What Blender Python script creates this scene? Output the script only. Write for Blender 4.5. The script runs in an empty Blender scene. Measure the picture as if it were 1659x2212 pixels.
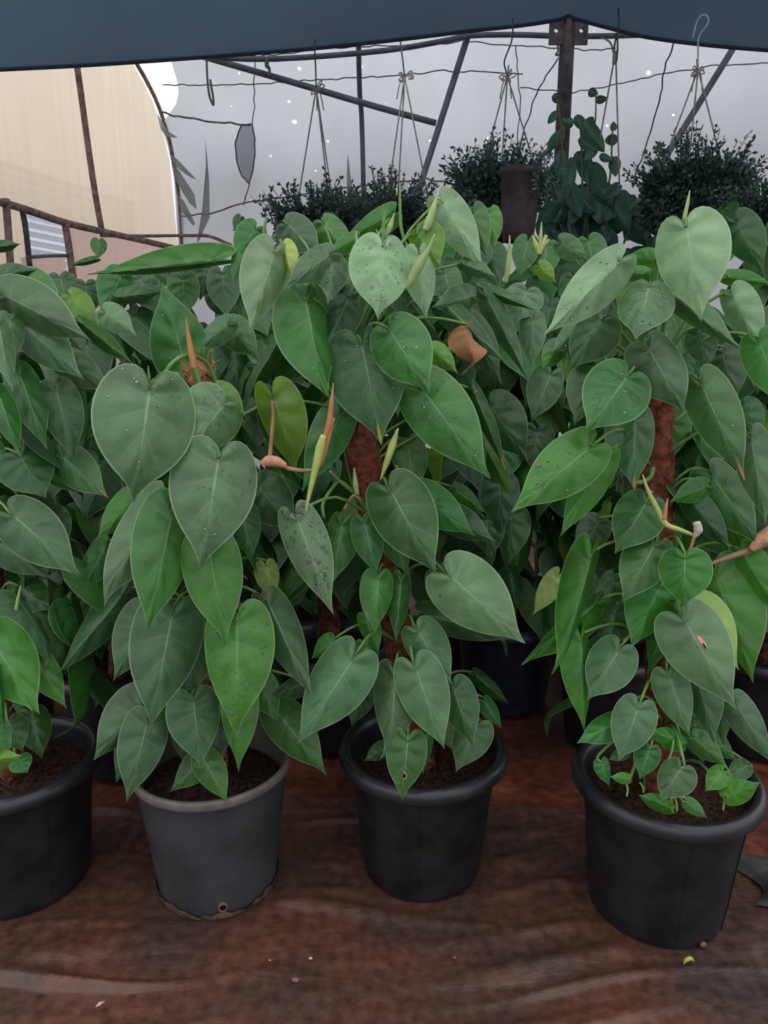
import bpy, math, random
import numpy as np
from mathutils import Vector, Matrix, Euler

random.seed(7)
rng = np.random.default_rng(7)
scene = bpy.context.scene
COL = scene.collection
PI = math.pi

# ------------------------------------------------------------------ camera
CAMH, PITCH, FPX, CX, CY = 1.16, math.radians(13.0), 1600.0, 829.5, 1106.0
SP, CP = math.sin(PITCH), math.cos(PITCH)
CAM = Vector((0, 0, CAMH))
cd = bpy.data.cameras.new('camera'); cam = bpy.data.objects.new('camera', cd); COL.objects.link(cam)
cam.location = CAM; cam.rotation_euler = (PI / 2 - PITCH, 0, 0)
cd.sensor_fit = 'VERTICAL'; cd.sensor_height = 36.0; cd.sensor_width = 36.0
cd.lens = 36.0 * FPX / 2212.0; cd.clip_start = 0.02; cd.clip_end = 100
scene.camera = cam
vs = scene.view_settings
vs.view_transform = 'Standard'; vs.look = 'None'; vs.gamma = 1.0; vs.use_curve_mapping = False
vs.exposure = 0.55
try:
    scene.cycles.max_bounces = 8; scene.cycles.transparent_max_bounces = 12
    scene.cycles.use_denoising = True
except Exception:
    pass


def ray(px, py):
    u, v = (px - CX) / FPX, (py - CY) / FPX
    return Vector((u, CP - SP * v, -SP - CP * v))      # y = forward, z = up


def at(px, py, F):
    r = ray(px, py)
    return CAM + r * (F / r.y)


def scale_at(P):                                       # metres per pixel at a point
    d = P - CAM
    return (d.y * CP - d.z * SP) / FPX


# ------------------------------------------------------------------ materials
MATS = {}


def newmat(name):
    m = bpy.data.materials.new(name); m.use_nodes = True
    nt = m.node_tree
    for n in list(nt.nodes):
        nt.nodes.remove(n)
    MATS[name] = m
    return m, nt, nt.nodes, nt.links


def node(nt, typ, **kw):
    n = nt.nodes.new(typ)
    for k, v in kw.items():
        if k.startswith('i_'):
            n.inputs[k[2:].replace('_', ' ')].default_value = v
        else:
            setattr(n, k, v)
    return n


def ramp(nt, src, stops, interp='LINEAR'):
    r = nt.nodes.new('ShaderNodeValToRGB')
    r.color_ramp.interpolation = interp
    while len(r.color_ramp.elements) < len(stops):
        r.color_ramp.elements.new(0.5)
    for e, (p, c) in zip(r.color_ramp.elements, stops):
        e.position = p; e.color = (*c, 1) if len(c) == 3 else c
    if src is not None:
        nt.links.new(src, r.inputs[0])
    return r


def mixc(nt, fac, a, b, mode='MIX'):
    m = nt.nodes.new('ShaderNodeMix'); m.data_type = 'RGBA'; m.blend_type = mode
    for inp, v in ((m.inputs[0], fac), (m.inputs[6], a), (m.inputs[7], b)):
        if hasattr(v, 'is_linked') or hasattr(v, 'links'):
            nt.links.new(v, inp)
        elif isinstance(v, (int, float)):
            inp.default_value = v
        else:
            inp.default_value = (*v, 1)
    return m.outputs[2]


def math_(nt, op, a, b=None, clamp=False):
    m = nt.nodes.new('ShaderNodeMath'); m.operation = op; m.use_clamp = clamp
    for inp, v in ((m.inputs[0], a), (m.inputs[1], b)):
        if v is None:
            continue
        if isinstance(v, (int, float)):
            inp.default_value = v
        else:
            nt.links.new(v, inp)
    return m.outputs[0]


def simple(name, col, rough=0.5, spec=0.5, var=0.25, nscale=30, bump=0.0, bscale=80, metal=0.0, col2=None):
    m, nt, N, L = newmat(name)
    out = node(nt, 'ShaderNodeOutputMaterial'); p = node(nt, 'ShaderNodeBsdfPrincipled')
    p.inputs['Roughness'].default_value = rough; p.inputs['Specular IOR Level'].default_value = spec
    p.inputs['Metallic'].default_value = metal
    tc = node(nt, 'ShaderNodeTexCoord')
    nz = node(nt, 'ShaderNodeTexNoise'); nz.inputs['Scale'].default_value = nscale; nz.inputs['Detail'].default_value = 5
    L.new(tc.outputs['Object'], nz.inputs['Vector'])
    c2 = col2 if col2 else tuple(c * (1 - var) for c in col)
    c1 = col if col2 else tuple(c * (1 + var) for c in col)
    r = ramp(nt, nz.outputs['Fac'], [(0.35, c2), (0.65, c1)])
    L.new(r.outputs[0], p.inputs['Base Color'])
    if bump:
        n2 = node(nt, 'ShaderNodeTexNoise'); n2.inputs['Scale'].default_value = bscale; n2.inputs['Detail'].default_value = 4
        L.new(tc.outputs['Object'], n2.inputs['Vector'])
        b = node(nt, 'ShaderNodeBump'); b.inputs['Strength'].default_value = bump; b.inputs['Distance'].default_value = 0.004
        L.new(n2.outputs['Fac'], b.inputs['Height']); L.new(b.outputs[0], p.inputs['Normal'])
    L.new(p.outputs[0], out.inputs[0])
    return m


def leafmat(name, base, trans, edge, rib, rough=0.38, tfac=0.2, blotch=0.0, tipcol=None, spec=0.55):
    """u = 0.5 at the midrib, 0/1 at the margins; v = 0 at the sinus, 1 at the tip."""
    m, nt, N, L = newmat(name)
    out = node(nt, 'ShaderNodeOutputMaterial')
    uv = node(nt, 'ShaderNodeUVMap'); sx = node(nt, 'ShaderNodeSeparateXYZ'); L.new(uv.outputs[0], sx.inputs[0])
    au = math_(nt, 'ABSOLUTE', math_(nt, 'SUBTRACT', math_(nt, 'MULTIPLY', sx.outputs[0], 2.0), 1.0))
    tc = node(nt, 'ShaderNodeTexCoord'); oi = node(nt, 'ShaderNodeObjectInfo')
    nz = node(nt, 'ShaderNodeTexNoise'); nz.inputs['Scale'].default_value = 22; nz.inputs['Detail'].default_value = 4
    nz.noise_dimensions = '4D'
    L.new(tc.outputs['Object'], nz.inputs['Vector']); L.new(math_(nt, 'MULTIPLY', oi.outputs['Random'], 40.0), nz.inputs['W'])
    dark = tuple(c * 0.72 for c in base); lite = tuple(c * 1.25 for c in base)
    c = ramp(nt, nz.outputs['Fac'], [(0.3, dark), (0.7, lite)]).outputs[0]
    hs = node(nt, 'ShaderNodeHueSaturation')
    L.new(c, hs.inputs['Color'])
    L.new(math_(nt, 'ADD', math_(nt, 'MULTIPLY', oi.outputs['Random'], 0.5), 0.78), hs.inputs['Value'])
    r2 = math_(nt, 'FRACT', math_(nt, 'MULTIPLY', oi.outputs['Random'], 17.0))
    L.new(math_(nt, 'ADD', math_(nt, 'MULTIPLY', r2, 0.03), 0.485), hs.inputs['Hue'])
    c = hs.outputs[0]
    # midrib and side veins, pale
    ribm = math_(nt, 'MULTIPLY', math_(nt, 'SUBTRACT', 1.0, math_(nt, 'DIVIDE', au, 0.035), True), 0.62)
    c = mixc(nt, ribm, c, rib)
    vein = math_(nt, 'SINE', math_(nt, 'MULTIPLY', sx.outputs[1], PI * 5.5))
    vm = math_(nt, 'MULTIPLY', math_(nt, 'MULTIPLY', math_(nt, 'SUBTRACT', math_(nt, 'ABSOLUTE', vein), 0.975, True), 40.0, True), math_(nt, 'SUBTRACT', 1.0, au, True))
    c = mixc(nt, math_(nt, 'MULTIPLY', vm, 0.15), c, rib)
    edm = math_(nt, 'MULTIPLY', math_(nt, 'SUBTRACT', au, 0.95, True), 22.0, True)
    c = mixc(nt, math_(nt, 'MULTIPLY', edm, 0.7), c, edge)
    if tipcol:
        tm = math_(nt, 'MULTIPLY', math_(nt, 'SUBTRACT', sx.outputs[1], 0.86, True), 12.0, True)
        c = mixc(nt, tm, c, tipcol)
    if blotch:
        n3 = node(nt, 'ShaderNodeTexNoise'); n3.inputs['Scale'].default_value = 60; n3.inputs['Detail'].default_value = 3
        L.new(tc.outputs['Object'], n3.inputs['Vector'])
        bm = math_(nt, 'MULTIPLY', math_(nt, 'SUBTRACT', n3.outputs['Fac'], 0.62, True), 9.0, True)
        bm = math_(nt, 'MULTIPLY', bm, math_(nt, 'MULTIPLY', math_(nt, 'SUBTRACT', au, 0.8, True), 5.0, True))
        c = mixc(nt, math_(nt, 'MULTIPLY', bm, blotch), c, (0.42, 0.16, 0.04))
    p = node(nt, 'ShaderNodeBsdfPrincipled'); L.new(c, p.inputs['Base Color'])
    p.inputs['Roughness'].default_value = rough; p.inputs['Specular IOR Level'].default_value = spec
    bv = node(nt, 'ShaderNodeBump'); bv.inputs['Strength'].default_value = 0.35; bv.inputs['Distance'].default_value = 0.003
    n4 = node(nt, 'ShaderNodeTexNoise'); n4.inputs['Scale'].default_value = 90; n4.inputs['Detail'].default_value = 3
    L.new(tc.outputs['Object'], n4.inputs['Vector'])
    L.new(n4.outputs['Fac'], bv.inputs['Height']); L.new(bv.outputs[0], p.inputs['Normal'])
    tr = node(nt, 'ShaderNodeBsdfTranslucent')
    L.new(mixc(nt, 0.5, c, trans), tr.inputs['Color'])
    mx = node(nt, 'ShaderNodeMixShader'); mx.inputs[0].default_value = tfac
    L.new(p.outputs[0], mx.inputs[1]); L.new(tr.outputs[0], mx.inputs[2]); L.new(mx.outputs[0], out.inputs[0])
    return m


EDGE, RIB = (0.32, 0.46, 0.24), (0.26, 0.42, 0.22)
LEAF = {
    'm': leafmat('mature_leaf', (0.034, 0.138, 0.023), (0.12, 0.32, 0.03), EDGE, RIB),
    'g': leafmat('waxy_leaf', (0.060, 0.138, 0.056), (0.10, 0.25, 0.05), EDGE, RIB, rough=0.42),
    'p': leafmat('pale_sheen_leaf', (0.108, 0.208, 0.096), (0.16, 0.36, 0.07), (0.38, 0.52, 0.28), (0.30, 0.46, 0.26), rough=0.42),  # greyed green, with soft sky sheen put into the colour
    'q': leafmat('hazed_leaf', (0.190, 0.320, 0.165), (0.22, 0.42, 0.09), (0.42, 0.55, 0.32), (0.36, 0.52, 0.30), rough=0.42),  # paler copy for upper leaves, haze painted into the colour
    'y': leafmat('young_backlit_leaf', (0.125, 0.275, 0.030), (0.30, 0.55, 0.03), (0.36, 0.52, 0.15), (0.30, 0.48, 0.15), tfac=0.35),  # young green, also paints the glow of leaves lit from behind
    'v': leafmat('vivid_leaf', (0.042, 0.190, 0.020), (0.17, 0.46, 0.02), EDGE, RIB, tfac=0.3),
    'd': leafmat('deep_shade_leaf', (0.020, 0.080, 0.018), (0.07, 0.20, 0.03), (0.2, 0.32, 0.16), (0.16, 0.28, 0.14)),  # deep green, also used to paint shade into the gaps
    'o': leafmat('orange_tipped_leaf', (0.038, 0.125, 0.034), (0.12, 0.32, 0.03), EDGE, RIB, tipcol=(0.50, 0.22, 0.06)),
    't': leafmat('yellow_tipped_leaf', (0.020, 0.080, 0.018), (0.07, 0.20, 0.03), (0.2, 0.32, 0.16), (0.16, 0.28, 0.14), tipcol=(0.34, 0.30, 0.06)),
    's': leafmat('spotted_leaf', (0.036, 0.122, 0.032), (0.12, 0.32, 0.03), EDGE, RIB, blotch=0.9),
    'k': leafmat('dead_leaf', (0.30, 0.13, 0.055), (0.4, 0.2, 0.05), (0.25, 0.1, 0.04), (0.3, 0.14, 0.06), rough=0.7, tfac=0.1),
    'l': leafmat('lime_leaf', (0.30, 0.42, 0.10), (0.45, 0.6, 0.10), (0.4, 0.5, 0.2), (0.4, 0.5, 0.2), tfac=0.3),
}
M_PET = simple('petiole_green', (0.12, 0.24, 0.06), 0.45)
M_PETB = simple('petiole_brown', (0.28, 0.17, 0.09), 0.5)
M_SHEATH = simple('sheath_yellow', (0.40, 0.46, 0.14), 0.5, var=0.15)
M_SHEATHP = simple('sheath_pale', (0.30, 0.42, 0.15), 0.5, var=0.15)
M_ORANGE = simple('sheath_orange', (0.42, 0.20, 0.07), 0.5, var=0.2)
M_PAPER = simple('sheath_paper', (0.52, 0.27, 0.17), 0.8, var=0.25, nscale=60)
M_WHITE = simple('sheath_white', (0.62, 0.52, 0.42), 0.7)
M_POT = simple('pot_black', (0.009, 0.0095, 0.012), 0.42, 0.45, var=0.5, nscale=14, bump=0.25, bscale=60)
M_RIM = simple('pot_rim_black', (0.016, 0.017, 0.020), 0.33, 0.5, var=0.3, nscale=20, bump=0.1)
M_POTG = simple('pot_worn_grey', (0.038, 0.039, 0.044), 0.55, 0.4, var=0.3, nscale=9, bump=0.25, bscale=50)
M_RIMG = simple('pot_worn_rim', (0.130, 0.115, 0.105), 0.55, 0.4, var=0.25, nscale=20)
M_SCUFF = simple('pot_scuff', (0.085, 0.058, 0.040), 0.8, 0.2, var=0.6, nscale=45)
M_HOLE = simple('drain_dark', (0.006, 0.005, 0.005), 0.9, 0.1)
M_POTB = simple('pot_blue_black', (0.008, 0.012, 0.022), 0.45, 0.4, var=0.4)
M_SOIL = simple('soil', (0.035, 0.020, 0.014), 0.95, 0.1, var=0.7, nscale=120, bump=1.0, bscale=120)
M_COIRR = simple('coir_red', (0.15, 0.050, 0.032), 0.9, 0.15, var=0.6, nscale=70, bump=0.8, bscale=150)
M_FIBERR = simple('coir_fibre_red', (0.24, 0.10, 0.06), 0.85, 0.2, var=0.4)
M_COIR = simple('coir', (0.24, 0.125, 0.070), 0.9, 0.15, var=0.6, nscale=70, bump=0.8, bscale=150)
M_FIBER = simple('coir_fibre', (0.42, 0.22, 0.11), 0.85, 0.2, var=0.4)
M_STEM = simple('vine_stem', (0.11, 0.14, 0.045), 0.6)
M_RUST = simple('rusty_steel', (0.048, 0.040, 0.043), 0.75, 0.3, var=0.5, nscale=25, bump=0.4)
M_RUSTB = simple('rusty_brown_steel', (0.175, 0.115, 0.105), 0.8, 0.2, var=0.4, nscale=25, bump=0.3)
M_PIPE = simple('grey_steel_pipe', (0.065, 0.075, 0.095), 0.6, 0.4, var=0.3, nscale=12)
M_CORD = simple('cord', (0.27, 0.25, 0.245), 0.85, 0.2, var=0.3)
M_WIRE = simple('wire', (0.05, 0.05, 0.055), 0.5, 0.5)
M_WIREP = simple('pale_wire', (0.42, 0.46, 0.52), 0.4, 0.5)
M_THREAD = simple('thread', (0.10, 0.10, 0.11), 0.9, 0.1, var=0.4)
M_BUSH = leafmat('bush_leaf', (0.046, 0.096, 0.080), (0.05, 0.12, 0.05), (0.04, 0.09, 0.06), (0.04, 0.09, 0.06), rough=0.5, tfac=0.15)  # leaf green shifted to teal, painting in the bluish haze
M_IVY = leafmat('climber_leaf', (0.040, 0.108, 0.076), (0.05, 0.16, 0.05), (0.06, 0.14, 0.08), (0.06, 0.14, 0.08), rough=0.45, tfac=0.2)  # teal shift here also paints haze into the leaf colour
M_POTR = simple('pot_brown', (0.040, 0.030, 0.033), 0.7, 0.3, var=0.3)
M_PEB = simple('pebble', (0.45, 0.36, 0.28), 0.8)
M_CRUMB = simple('crumb_brown', (0.20, 0.095, 0.06), 0.85)
M_CURL = simple('curl_yellow', (0.35, 0.36, 0.06), 0.7)

m, nt, N, L = newmat('water'); out = node(nt, 'ShaderNodeOutputMaterial')
tp = node(nt, 'ShaderNodeBsdfTransparent'); gl = node(nt, 'ShaderNodeBsdfGlossy'); gl.inputs['Roughness'].default_value = 0.12
fr = node(nt, 'ShaderNodeFresnel'); fr.inputs['IOR'].default_value = 1.33
tp.inputs[0].default_value = (.86, .90, .86, 1)
mx = node(nt, 'ShaderNodeMixShader'); L.new(math_(nt, 'ADD', fr.outputs[0], 0.05), mx.inputs[0])
L.new(tp.outputs[0], mx.inputs[1]); L.new(gl.outputs[0], mx.inputs[2]); L.new(mx.outputs[0], out.inputs[0]); M_WATER = m


def sheetmat(name, trans, diff, transp, tfac, holes=False, streak=0.0, threads=0.0):
    m, nt, N, L = newmat(name)
    out = node(nt, 'ShaderNodeOutputMaterial')
    uv = node(nt, 'ShaderNodeUVMap')
    nz = node(nt, 'ShaderNodeTexNoise'); nz.inputs['Scale'].default_value = 1.6; nz.inputs['Detail'].default_value = 6
    L.new(uv.outputs[0], nz.inputs['Vector'])
    mp = node(nt, 'ShaderNodeMapping'); mp.inputs['Scale'].default_value = (26, 0.8, 1); L.new(uv.outputs[0], mp.inputs[0])
    ns = node(nt, 'ShaderNodeTexNoise'); ns.inputs['Scale'].default_value = 1.0; ns.inputs['Detail'].default_value = 4
    L.new(mp.outputs[0], ns.inputs['Vector'])
    f = math_(nt, 'ADD', math_(nt, 'MULTIPLY', nz.outputs['Fac'], 1 - streak), math_(nt, 'MULTIPLY', ns.outputs['Fac'], streak))
    ct = ramp(nt, f, [(0.3, tuple(c * 0.86 for c in trans)), (0.7, tuple(min(1, c * 1.08) for c in trans))]).outputs[0]
    tr = node(nt, 'ShaderNodeBsdfTranslucent'); L.new(ct, tr.inputs[0])
    df = node(nt, 'ShaderNodeBsdfDiffuse'); df.inputs[0].default_value = (*diff, 1)
    mx = node(nt, 'ShaderNodeMixShader'); mx.inputs[0].default_value = tfac
    L.new(df.outputs[0], mx.inputs[1]); L.new(tr.outputs[0], mx.inputs[2])
    tp = node(nt, 'ShaderNodeBsdfTransparent')
    mx2 = node(nt, 'ShaderNodeMixShader'); L.new(mx.outputs[0], mx2.inputs[1]); L.new(tp.outputs[0], mx2.inputs[2])
    if holes:
        vo = node(nt, 'ShaderNodeTexVoronoi'); vo.inputs['Scale'].default_value = 3.0; vo.voronoi_dimensions = '2D'
        mp2 = node(nt, 'ShaderNodeMapping'); mp2.inputs['Rotation'].default_value = (0, 0, 0.5); mp2.inputs['Scale'].default_value = (1.0, 1.5, 1)
        L.new(uv.outputs[0], mp2.inputs[0]); L.new(mp2.outputs[0], vo.inputs['Vector'])
        sep = node(nt, 'ShaderNodeSeparateXYZ'); L.new(uv.outputs[0], sep.inputs[0])
        cs = node(nt, 'ShaderNodeSeparateColor'); L.new(vo.outputs['Color'], cs.inputs[0])
        rad = math_(nt, 'MULTIPLY', math_(nt, 'SUBTRACT', cs.outputs[0], 0.45, True), 0.09)
        # more holes high up
        hi = math_(nt, 'MULTIPLY', math_(nt, 'SUBTRACT', sep.outputs[1], 2.0, True), 1.3, True)
        rad = math_(nt, 'MULTIPLY', rad, math_(nt, 'ADD', hi, 0.25))
        h = math_(nt, 'LESS_THAN', vo.outputs['Distance'], rad)
        fac = math_(nt, 'MAXIMUM', h, transp)
        L.new(fac, mx2.inputs[0])
    else:
        mx2.inputs[0].default_value = transp
    L.new(mx2.outputs[0], out.inputs[0])
    return m


M_NET = sheetmat('shade_net', (0.47, 0.485, 0.505), (0.34, 0.35, 0.37), 0.05, 0.80, holes=True)
M_CREAM = sheetmat('cream_film', (1.0, 0.80, 0.61), (0.6, 0.5, 0.38), 0.08, 0.90, streak=0.5)
M_PINK = sheetmat('pink_film', (0.78, 0.58, 0.50), (0.5, 0.36, 0.3), 0.04, 0.8, streak=0.5)
M_PATCH = sheetmat('net_patch', (0.36, 0.38, 0.42), (0.25, 0.26, 0.28), 0.10, 0.75)
M_FOLD_SHADE = sheetmat('net_fold_shade', (0.36, 0.37, 0.36), (0.16, 0.16, 0.15), 0.05, 0.7)  # dark tone painted for shadows in the net's folds
M_CLOTH = sheetmat('dark_cloth', (0.085, 0.125, 0.175), (0.075, 0.100, 0.132), 0.0, 0.5)
M_OUT = simple('white_corrugated', (0.72, 0.75, 0.82), 0.6, var=0.08)


def groundmat(name, c1, c2, c3, rough, spec=0.4, weave=False):
    m, nt, N, L = newmat(name)
    out = node(nt, 'ShaderNodeOutputMaterial'); p = node(nt, 'ShaderNodeBsdfPrincipled')
    tc = node(nt, 'ShaderNodeTexCoord')
    n1 = node(nt, 'ShaderNodeTexNoise'); n1.inputs['Scale'].default_value = 3.2; n1.inputs['Detail'].default_value = 7
    n1.inputs['Distortion'].default_value = 0.6
    L.new(tc.outputs['Object'], n1.inputs['Vector'])
    c = ramp(nt, n1.outputs['Fac'], [(0.34, c1), (0.52, c2), (0.68, c3)]).outputs[0]
    n2 = node(nt, 'ShaderNodeTexNoise'); n2.inputs['Scale'].default_value = 42; n2.inputs['Detail'].default_value = 6
    L.new(tc.outputs['Object'], n2.inputs['Vector'])
    c = mixc(nt, 1.0, c, ramp(nt, n2.outputs['Fac'], [(0.3, (0.62, 0.62, 0.62)), (0.7, (1.25, 1.25, 1.25))]).outputs[0], 'MULTIPLY')
    L.new(c, p.inputs['Base Color'])
    rr = ramp(nt, n2.outputs['Fac'], [(0.3, (rough - .1,) * 3), (0.7, (rough + .12,) * 3)]).outputs[0]
    L.new(rr, p.inputs['Roughness']); p.inputs['Specular IOR Level'].default_value = spec
    mp = node(nt, 'ShaderNodeMapping'); mp.inputs['Scale'].default_value = (3.5, 10, 6); mp.inputs['Rotation'].default_value = (0, 0, 0.05)
    L.new(tc.outputs['Object'], mp.inputs[0])
    n3 = node(nt, 'ShaderNodeTexNoise'); n3.inputs['Scale'].default_value = 1.0; n3.inputs['Detail'].default_value = 5; n3.inputs['Distortion'].default_value = 0.7
    L.new(mp.outputs[0], n3.inputs['Vector'])
    n5 = node(nt, 'ShaderNodeTexNoise'); n5.inputs['Scale'].default_value = 260; n5.inputs['Detail'].default_value = 2
    L.new(tc.outputs['Object'], n5.inputs['Vector'])
    b = node(nt, 'ShaderNodeBump'); b.inputs['Strength'].default_value = 0.7; b.inputs['Distance'].default_value = 0.012
    L.new(n3.outputs['Fac'], b.inputs['Height'])
    b2 = node(nt, 'ShaderNodeBump'); b2.inputs['Strength'].default_value = 0.35; b2.inputs['Distance'].default_value = 0.002
    L.new(n5.outputs['Fac'], b2.inputs['Height']); L.new(b.outputs[0], b2.inputs['Normal'])
    L.new(b2.outputs[0], p.inputs['Normal'])
    L.new(p.outputs[0], out.inputs[0])
    return m


M_SHEET = groundmat('brown_plastic_sheet', (0.050, 0.033, 0.028), (0.082, 0.037, 0.026), (0.110, 0.044, 0.029), 0.40, 0.45)
M_FLOOR = groundmat('red_wet_soil', (0.050, 0.016, 0.010), (0.105, 0.030, 0.017), (0.24, 0.080, 0.040), 0.5, 0.35)
M_WEAVE = groundmat('grey_woven_cover', (0.035, 0.032, 0.034), (0.050, 0.045, 0.046), (0.06, 0.05, 0.048), 0.7, 0.3)

# ------------------------------------------------------------------ object helpers


def link(name, me, mat, parent=None, loc=None, smooth=True):
    o = bpy.data.objects.new(name, me); COL.objects.link(o)
    if mat is not None and len(me.materials) == 0:
        me.materials.append(mat)
    if smooth:
        me.polygons.foreach_set('use_smooth', [True] * len(me.polygons))
    if parent is not None:
        o.parent = parent
    if loc is not None:
        o.location = loc
    return o


def wmesh(name, verts, faces, mat, parent=None, uvs=None, smooth=True):
    """Mesh given in world coordinates; stored relative to the parent's own place."""
    off = parent_world(parent) if parent is not None else Vector((0, 0, 0))
    V = np.asarray(verts, float).reshape(-1, 3) - np.array(off)
    me = bpy.data.meshes.new(name); me.from_pydata([tuple(v) for v in V], [], faces)
    if uvs is not None:
        ul = me.uv_layers.new(name='UVMap')
        idx = np.empty(len(me.loops), np.int32); me.loops.foreach_get('vertex_index', idx)
        ul.data.foreach_set('uv', np.asarray(uvs, np.float32)[idx].ravel())
    me.update()
    return link(name, me, mat, parent, smooth=smooth)


def parent_world(o):
    p = Vector((0, 0, 0))
    while o is not None:
        p = p + Vector(o.location); o = o.parent
    return p


def tag(o, label, cat, group=None, kind=None):
    o['label'] = label; o['category'] = cat
    if group: o['group'] = group
    if kind: o['kind'] = kind
    return o


def empty(name, loc, label, cat, group=None):
    o = bpy.data.objects.new(name, None); o.empty_display_size = 0.05; COL.objects.link(o); o.location = loc
    return tag(o, label, cat, group)


def struct(o):
    o['kind'] = 'structure'
    return o


def catmull(pts, n):
    P = [np.array(p, float) for p in pts]
    if len(P) == 2:
        return [P[0] + (P[1] - P[0]) * t for t in np.linspace(0, 1, n + 1)]
    P = [2 * P[0] - P[1]] + P + [2 * P[-1] - P[-2]]
    out = []
    seg = len(P) - 3
    for i in range(n + 1):
        t = i / n * seg; k = min(int(t), seg - 1); t -= k
        a, b, c, d = P[k:k + 4]
        out.append(0.5 * (2 * b + (c - a) * t + (2 * a - 5 * b + 4 * c - d) * t * t + (3 * b - 3 * c + d - a) * t ** 3))
    return out


def tube_data(pts, rad, n=14, sides=8, base=0):
    """verts, faces of a tube through pts; rad = number or list along the way."""
    C = catmull(pts, n)
    R = np.interp(np.linspace(0, 1, n + 1), np.linspace(0, 1, len(rad)), rad) if hasattr(rad, '__len__') else [rad] * (n + 1)
    V, Fc = [], []
    up = np.array([0.13, 0.29, 0.95])
    for i, c in enumerate(C):
        t = C[min(i + 1, n)] - C[max(i - 1, 0)]; t = t / (np.linalg.norm(t) + 1e-12)
        a = np.cross(t, up); la = np.linalg.norm(a)
        if la < 1e-3:
            a = np.cross(t, [1, 0, 0]); la = np.linalg.norm(a)
        a /= la; b = np.cross(t, a)
        for k in range(sides):
            th = 2 * PI * k / sides
            V.append(c + (a * math.cos(th) + b * math.sin(th)) * R[i])
    for i in range(n):
        for k in range(sides):
            q = base + i * sides; k2 = (k + 1) % sides
            Fc.append((q + k, q + k2, q + sides + k2, q + sides + k))
    Fc.append(tuple(base + k for k in reversed(range(sides)))); Fc.append(tuple(base + n * sides + k for k in range(sides)))
    return V, Fc


def tube(name, pts, rad, mat, parent=None, n=14, sides=8):
    V, Fc = tube_data(pts, rad, n, sides)
    return wmesh(name, V, Fc, mat, parent)


def tubes(name, lst, mat, parent=None, sides=6, n=8):
    V, Fc = [], []
    for pts, rad in lst:
        v, f = tube_data(pts, rad, n, sides, len(V)); V += v; Fc += f
    return wmesh(name, V, Fc, mat, parent)


def lathe_data(prof, seg=64, base=0, cap=False):
    V, Fc = [], []
    for (r, z) in prof:
        for k in range(seg):
            a = 2 * PI * k / seg
            V.append((r * math.cos(a), r * math.sin(a), z))
    for i in range(len(prof) - 1):
        for k in range(seg):
            k2 = (k + 1) % seg
            Fc.append((base + i * seg + k, base + i * seg + k2, base + (i + 1) * seg + k2, base + (i + 1) * seg + k))
    return V, Fc


def lathe(name, prof, mat, parent, loc=(0, 0, 0), seg=64, wob=0.0):
    V, Fc = lathe_data(prof, seg)
    V = np.array(V)
    if wob:
        th = np.arctan2(V[:, 1], V[:, 0]); s = 1 + wob * np.sin(2 * th + 0.7) + wob * .5 * np.sin(3 * th)
        V[:, 0] *= s; V[:, 1] *= s
    me = bpy.data.meshes.new(name); me.from_pydata([tuple(v) for v in V], [], Fc); me.update()
    return link(name, me, mat, parent, loc)


def box_data(c, sx, sy, sz, base=0):
    x, y, z = c
    V = [(x + a * sx / 2, y + b * sy / 2, z + d * sz / 2) for a in (-1, 1) for b in (-1, 1) for d in (-1, 1)]
    Fc = [(0, 1, 3, 2), (4, 6, 7, 5), (0, 4, 5, 1), (2, 3, 7, 6), (0, 2, 6, 4), (1, 5, 7, 3)]
    return V, [tuple(base + i for i in f) for f in Fc]


# ------------------------------------------------------------------ leaves
OUTL = np.array([(0, 0), (.05, -.08), (.20, -.165), (.44, -.195), (.71, -.145), (.90, -.03), (.99, .10), (1.0, .23), (.95, .36), (.84, .48),
                 (.67, .60), (.48, .70), (.31, .78), (.195, .84), (.12, .89), (.07, .93), (.03, .97), (0, 1.0)])
ROUND = np.array([(0, 0), (.05, -.10), (.22, -.20), (.50, -.21), (.77, -.12), (.94, .03), (1.0, .19), (.97, .34), (.87, .48),
                  (.70, .61), (.50, .715), (.31, .795), (.185, .85), (.11, .90), (.06, .94), (.025, .975), (0, 1.0)])
SLIM = np.array([(0, 0), (.12, -.02), (.32, -.02), (.56, .03), (.78, .12), (.93, .22), (1.0, .34), (.98, .46), (.87, .58),
                 (.68, .72), (.44, .84), (.24, .92), (.1, .965), (.04, .985), (0, 1.0)])


def leaf_grid(nt_, nu, shape):
    t = np.linspace(0, 1, nt_ + 1)
    pts = np.array(catmull(shape, nt_))
    pts[:, 0] = np.maximum(pts[:, 0], 0)
    pts[0] = (0, 0); pts[-1] = (0, 1)
    Cy = t ** 2.2
    u = np.linspace(0, 1, nu + 1)
    uu = u ** 0.9
    X = pts[:, 0][:, None] * uu[None]
    Y = Cy[:, None] * (1 - uu[None]) + pts[:, 1][:, None] * uu[None]
    return t, u, X, Y


GR = {}


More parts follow.
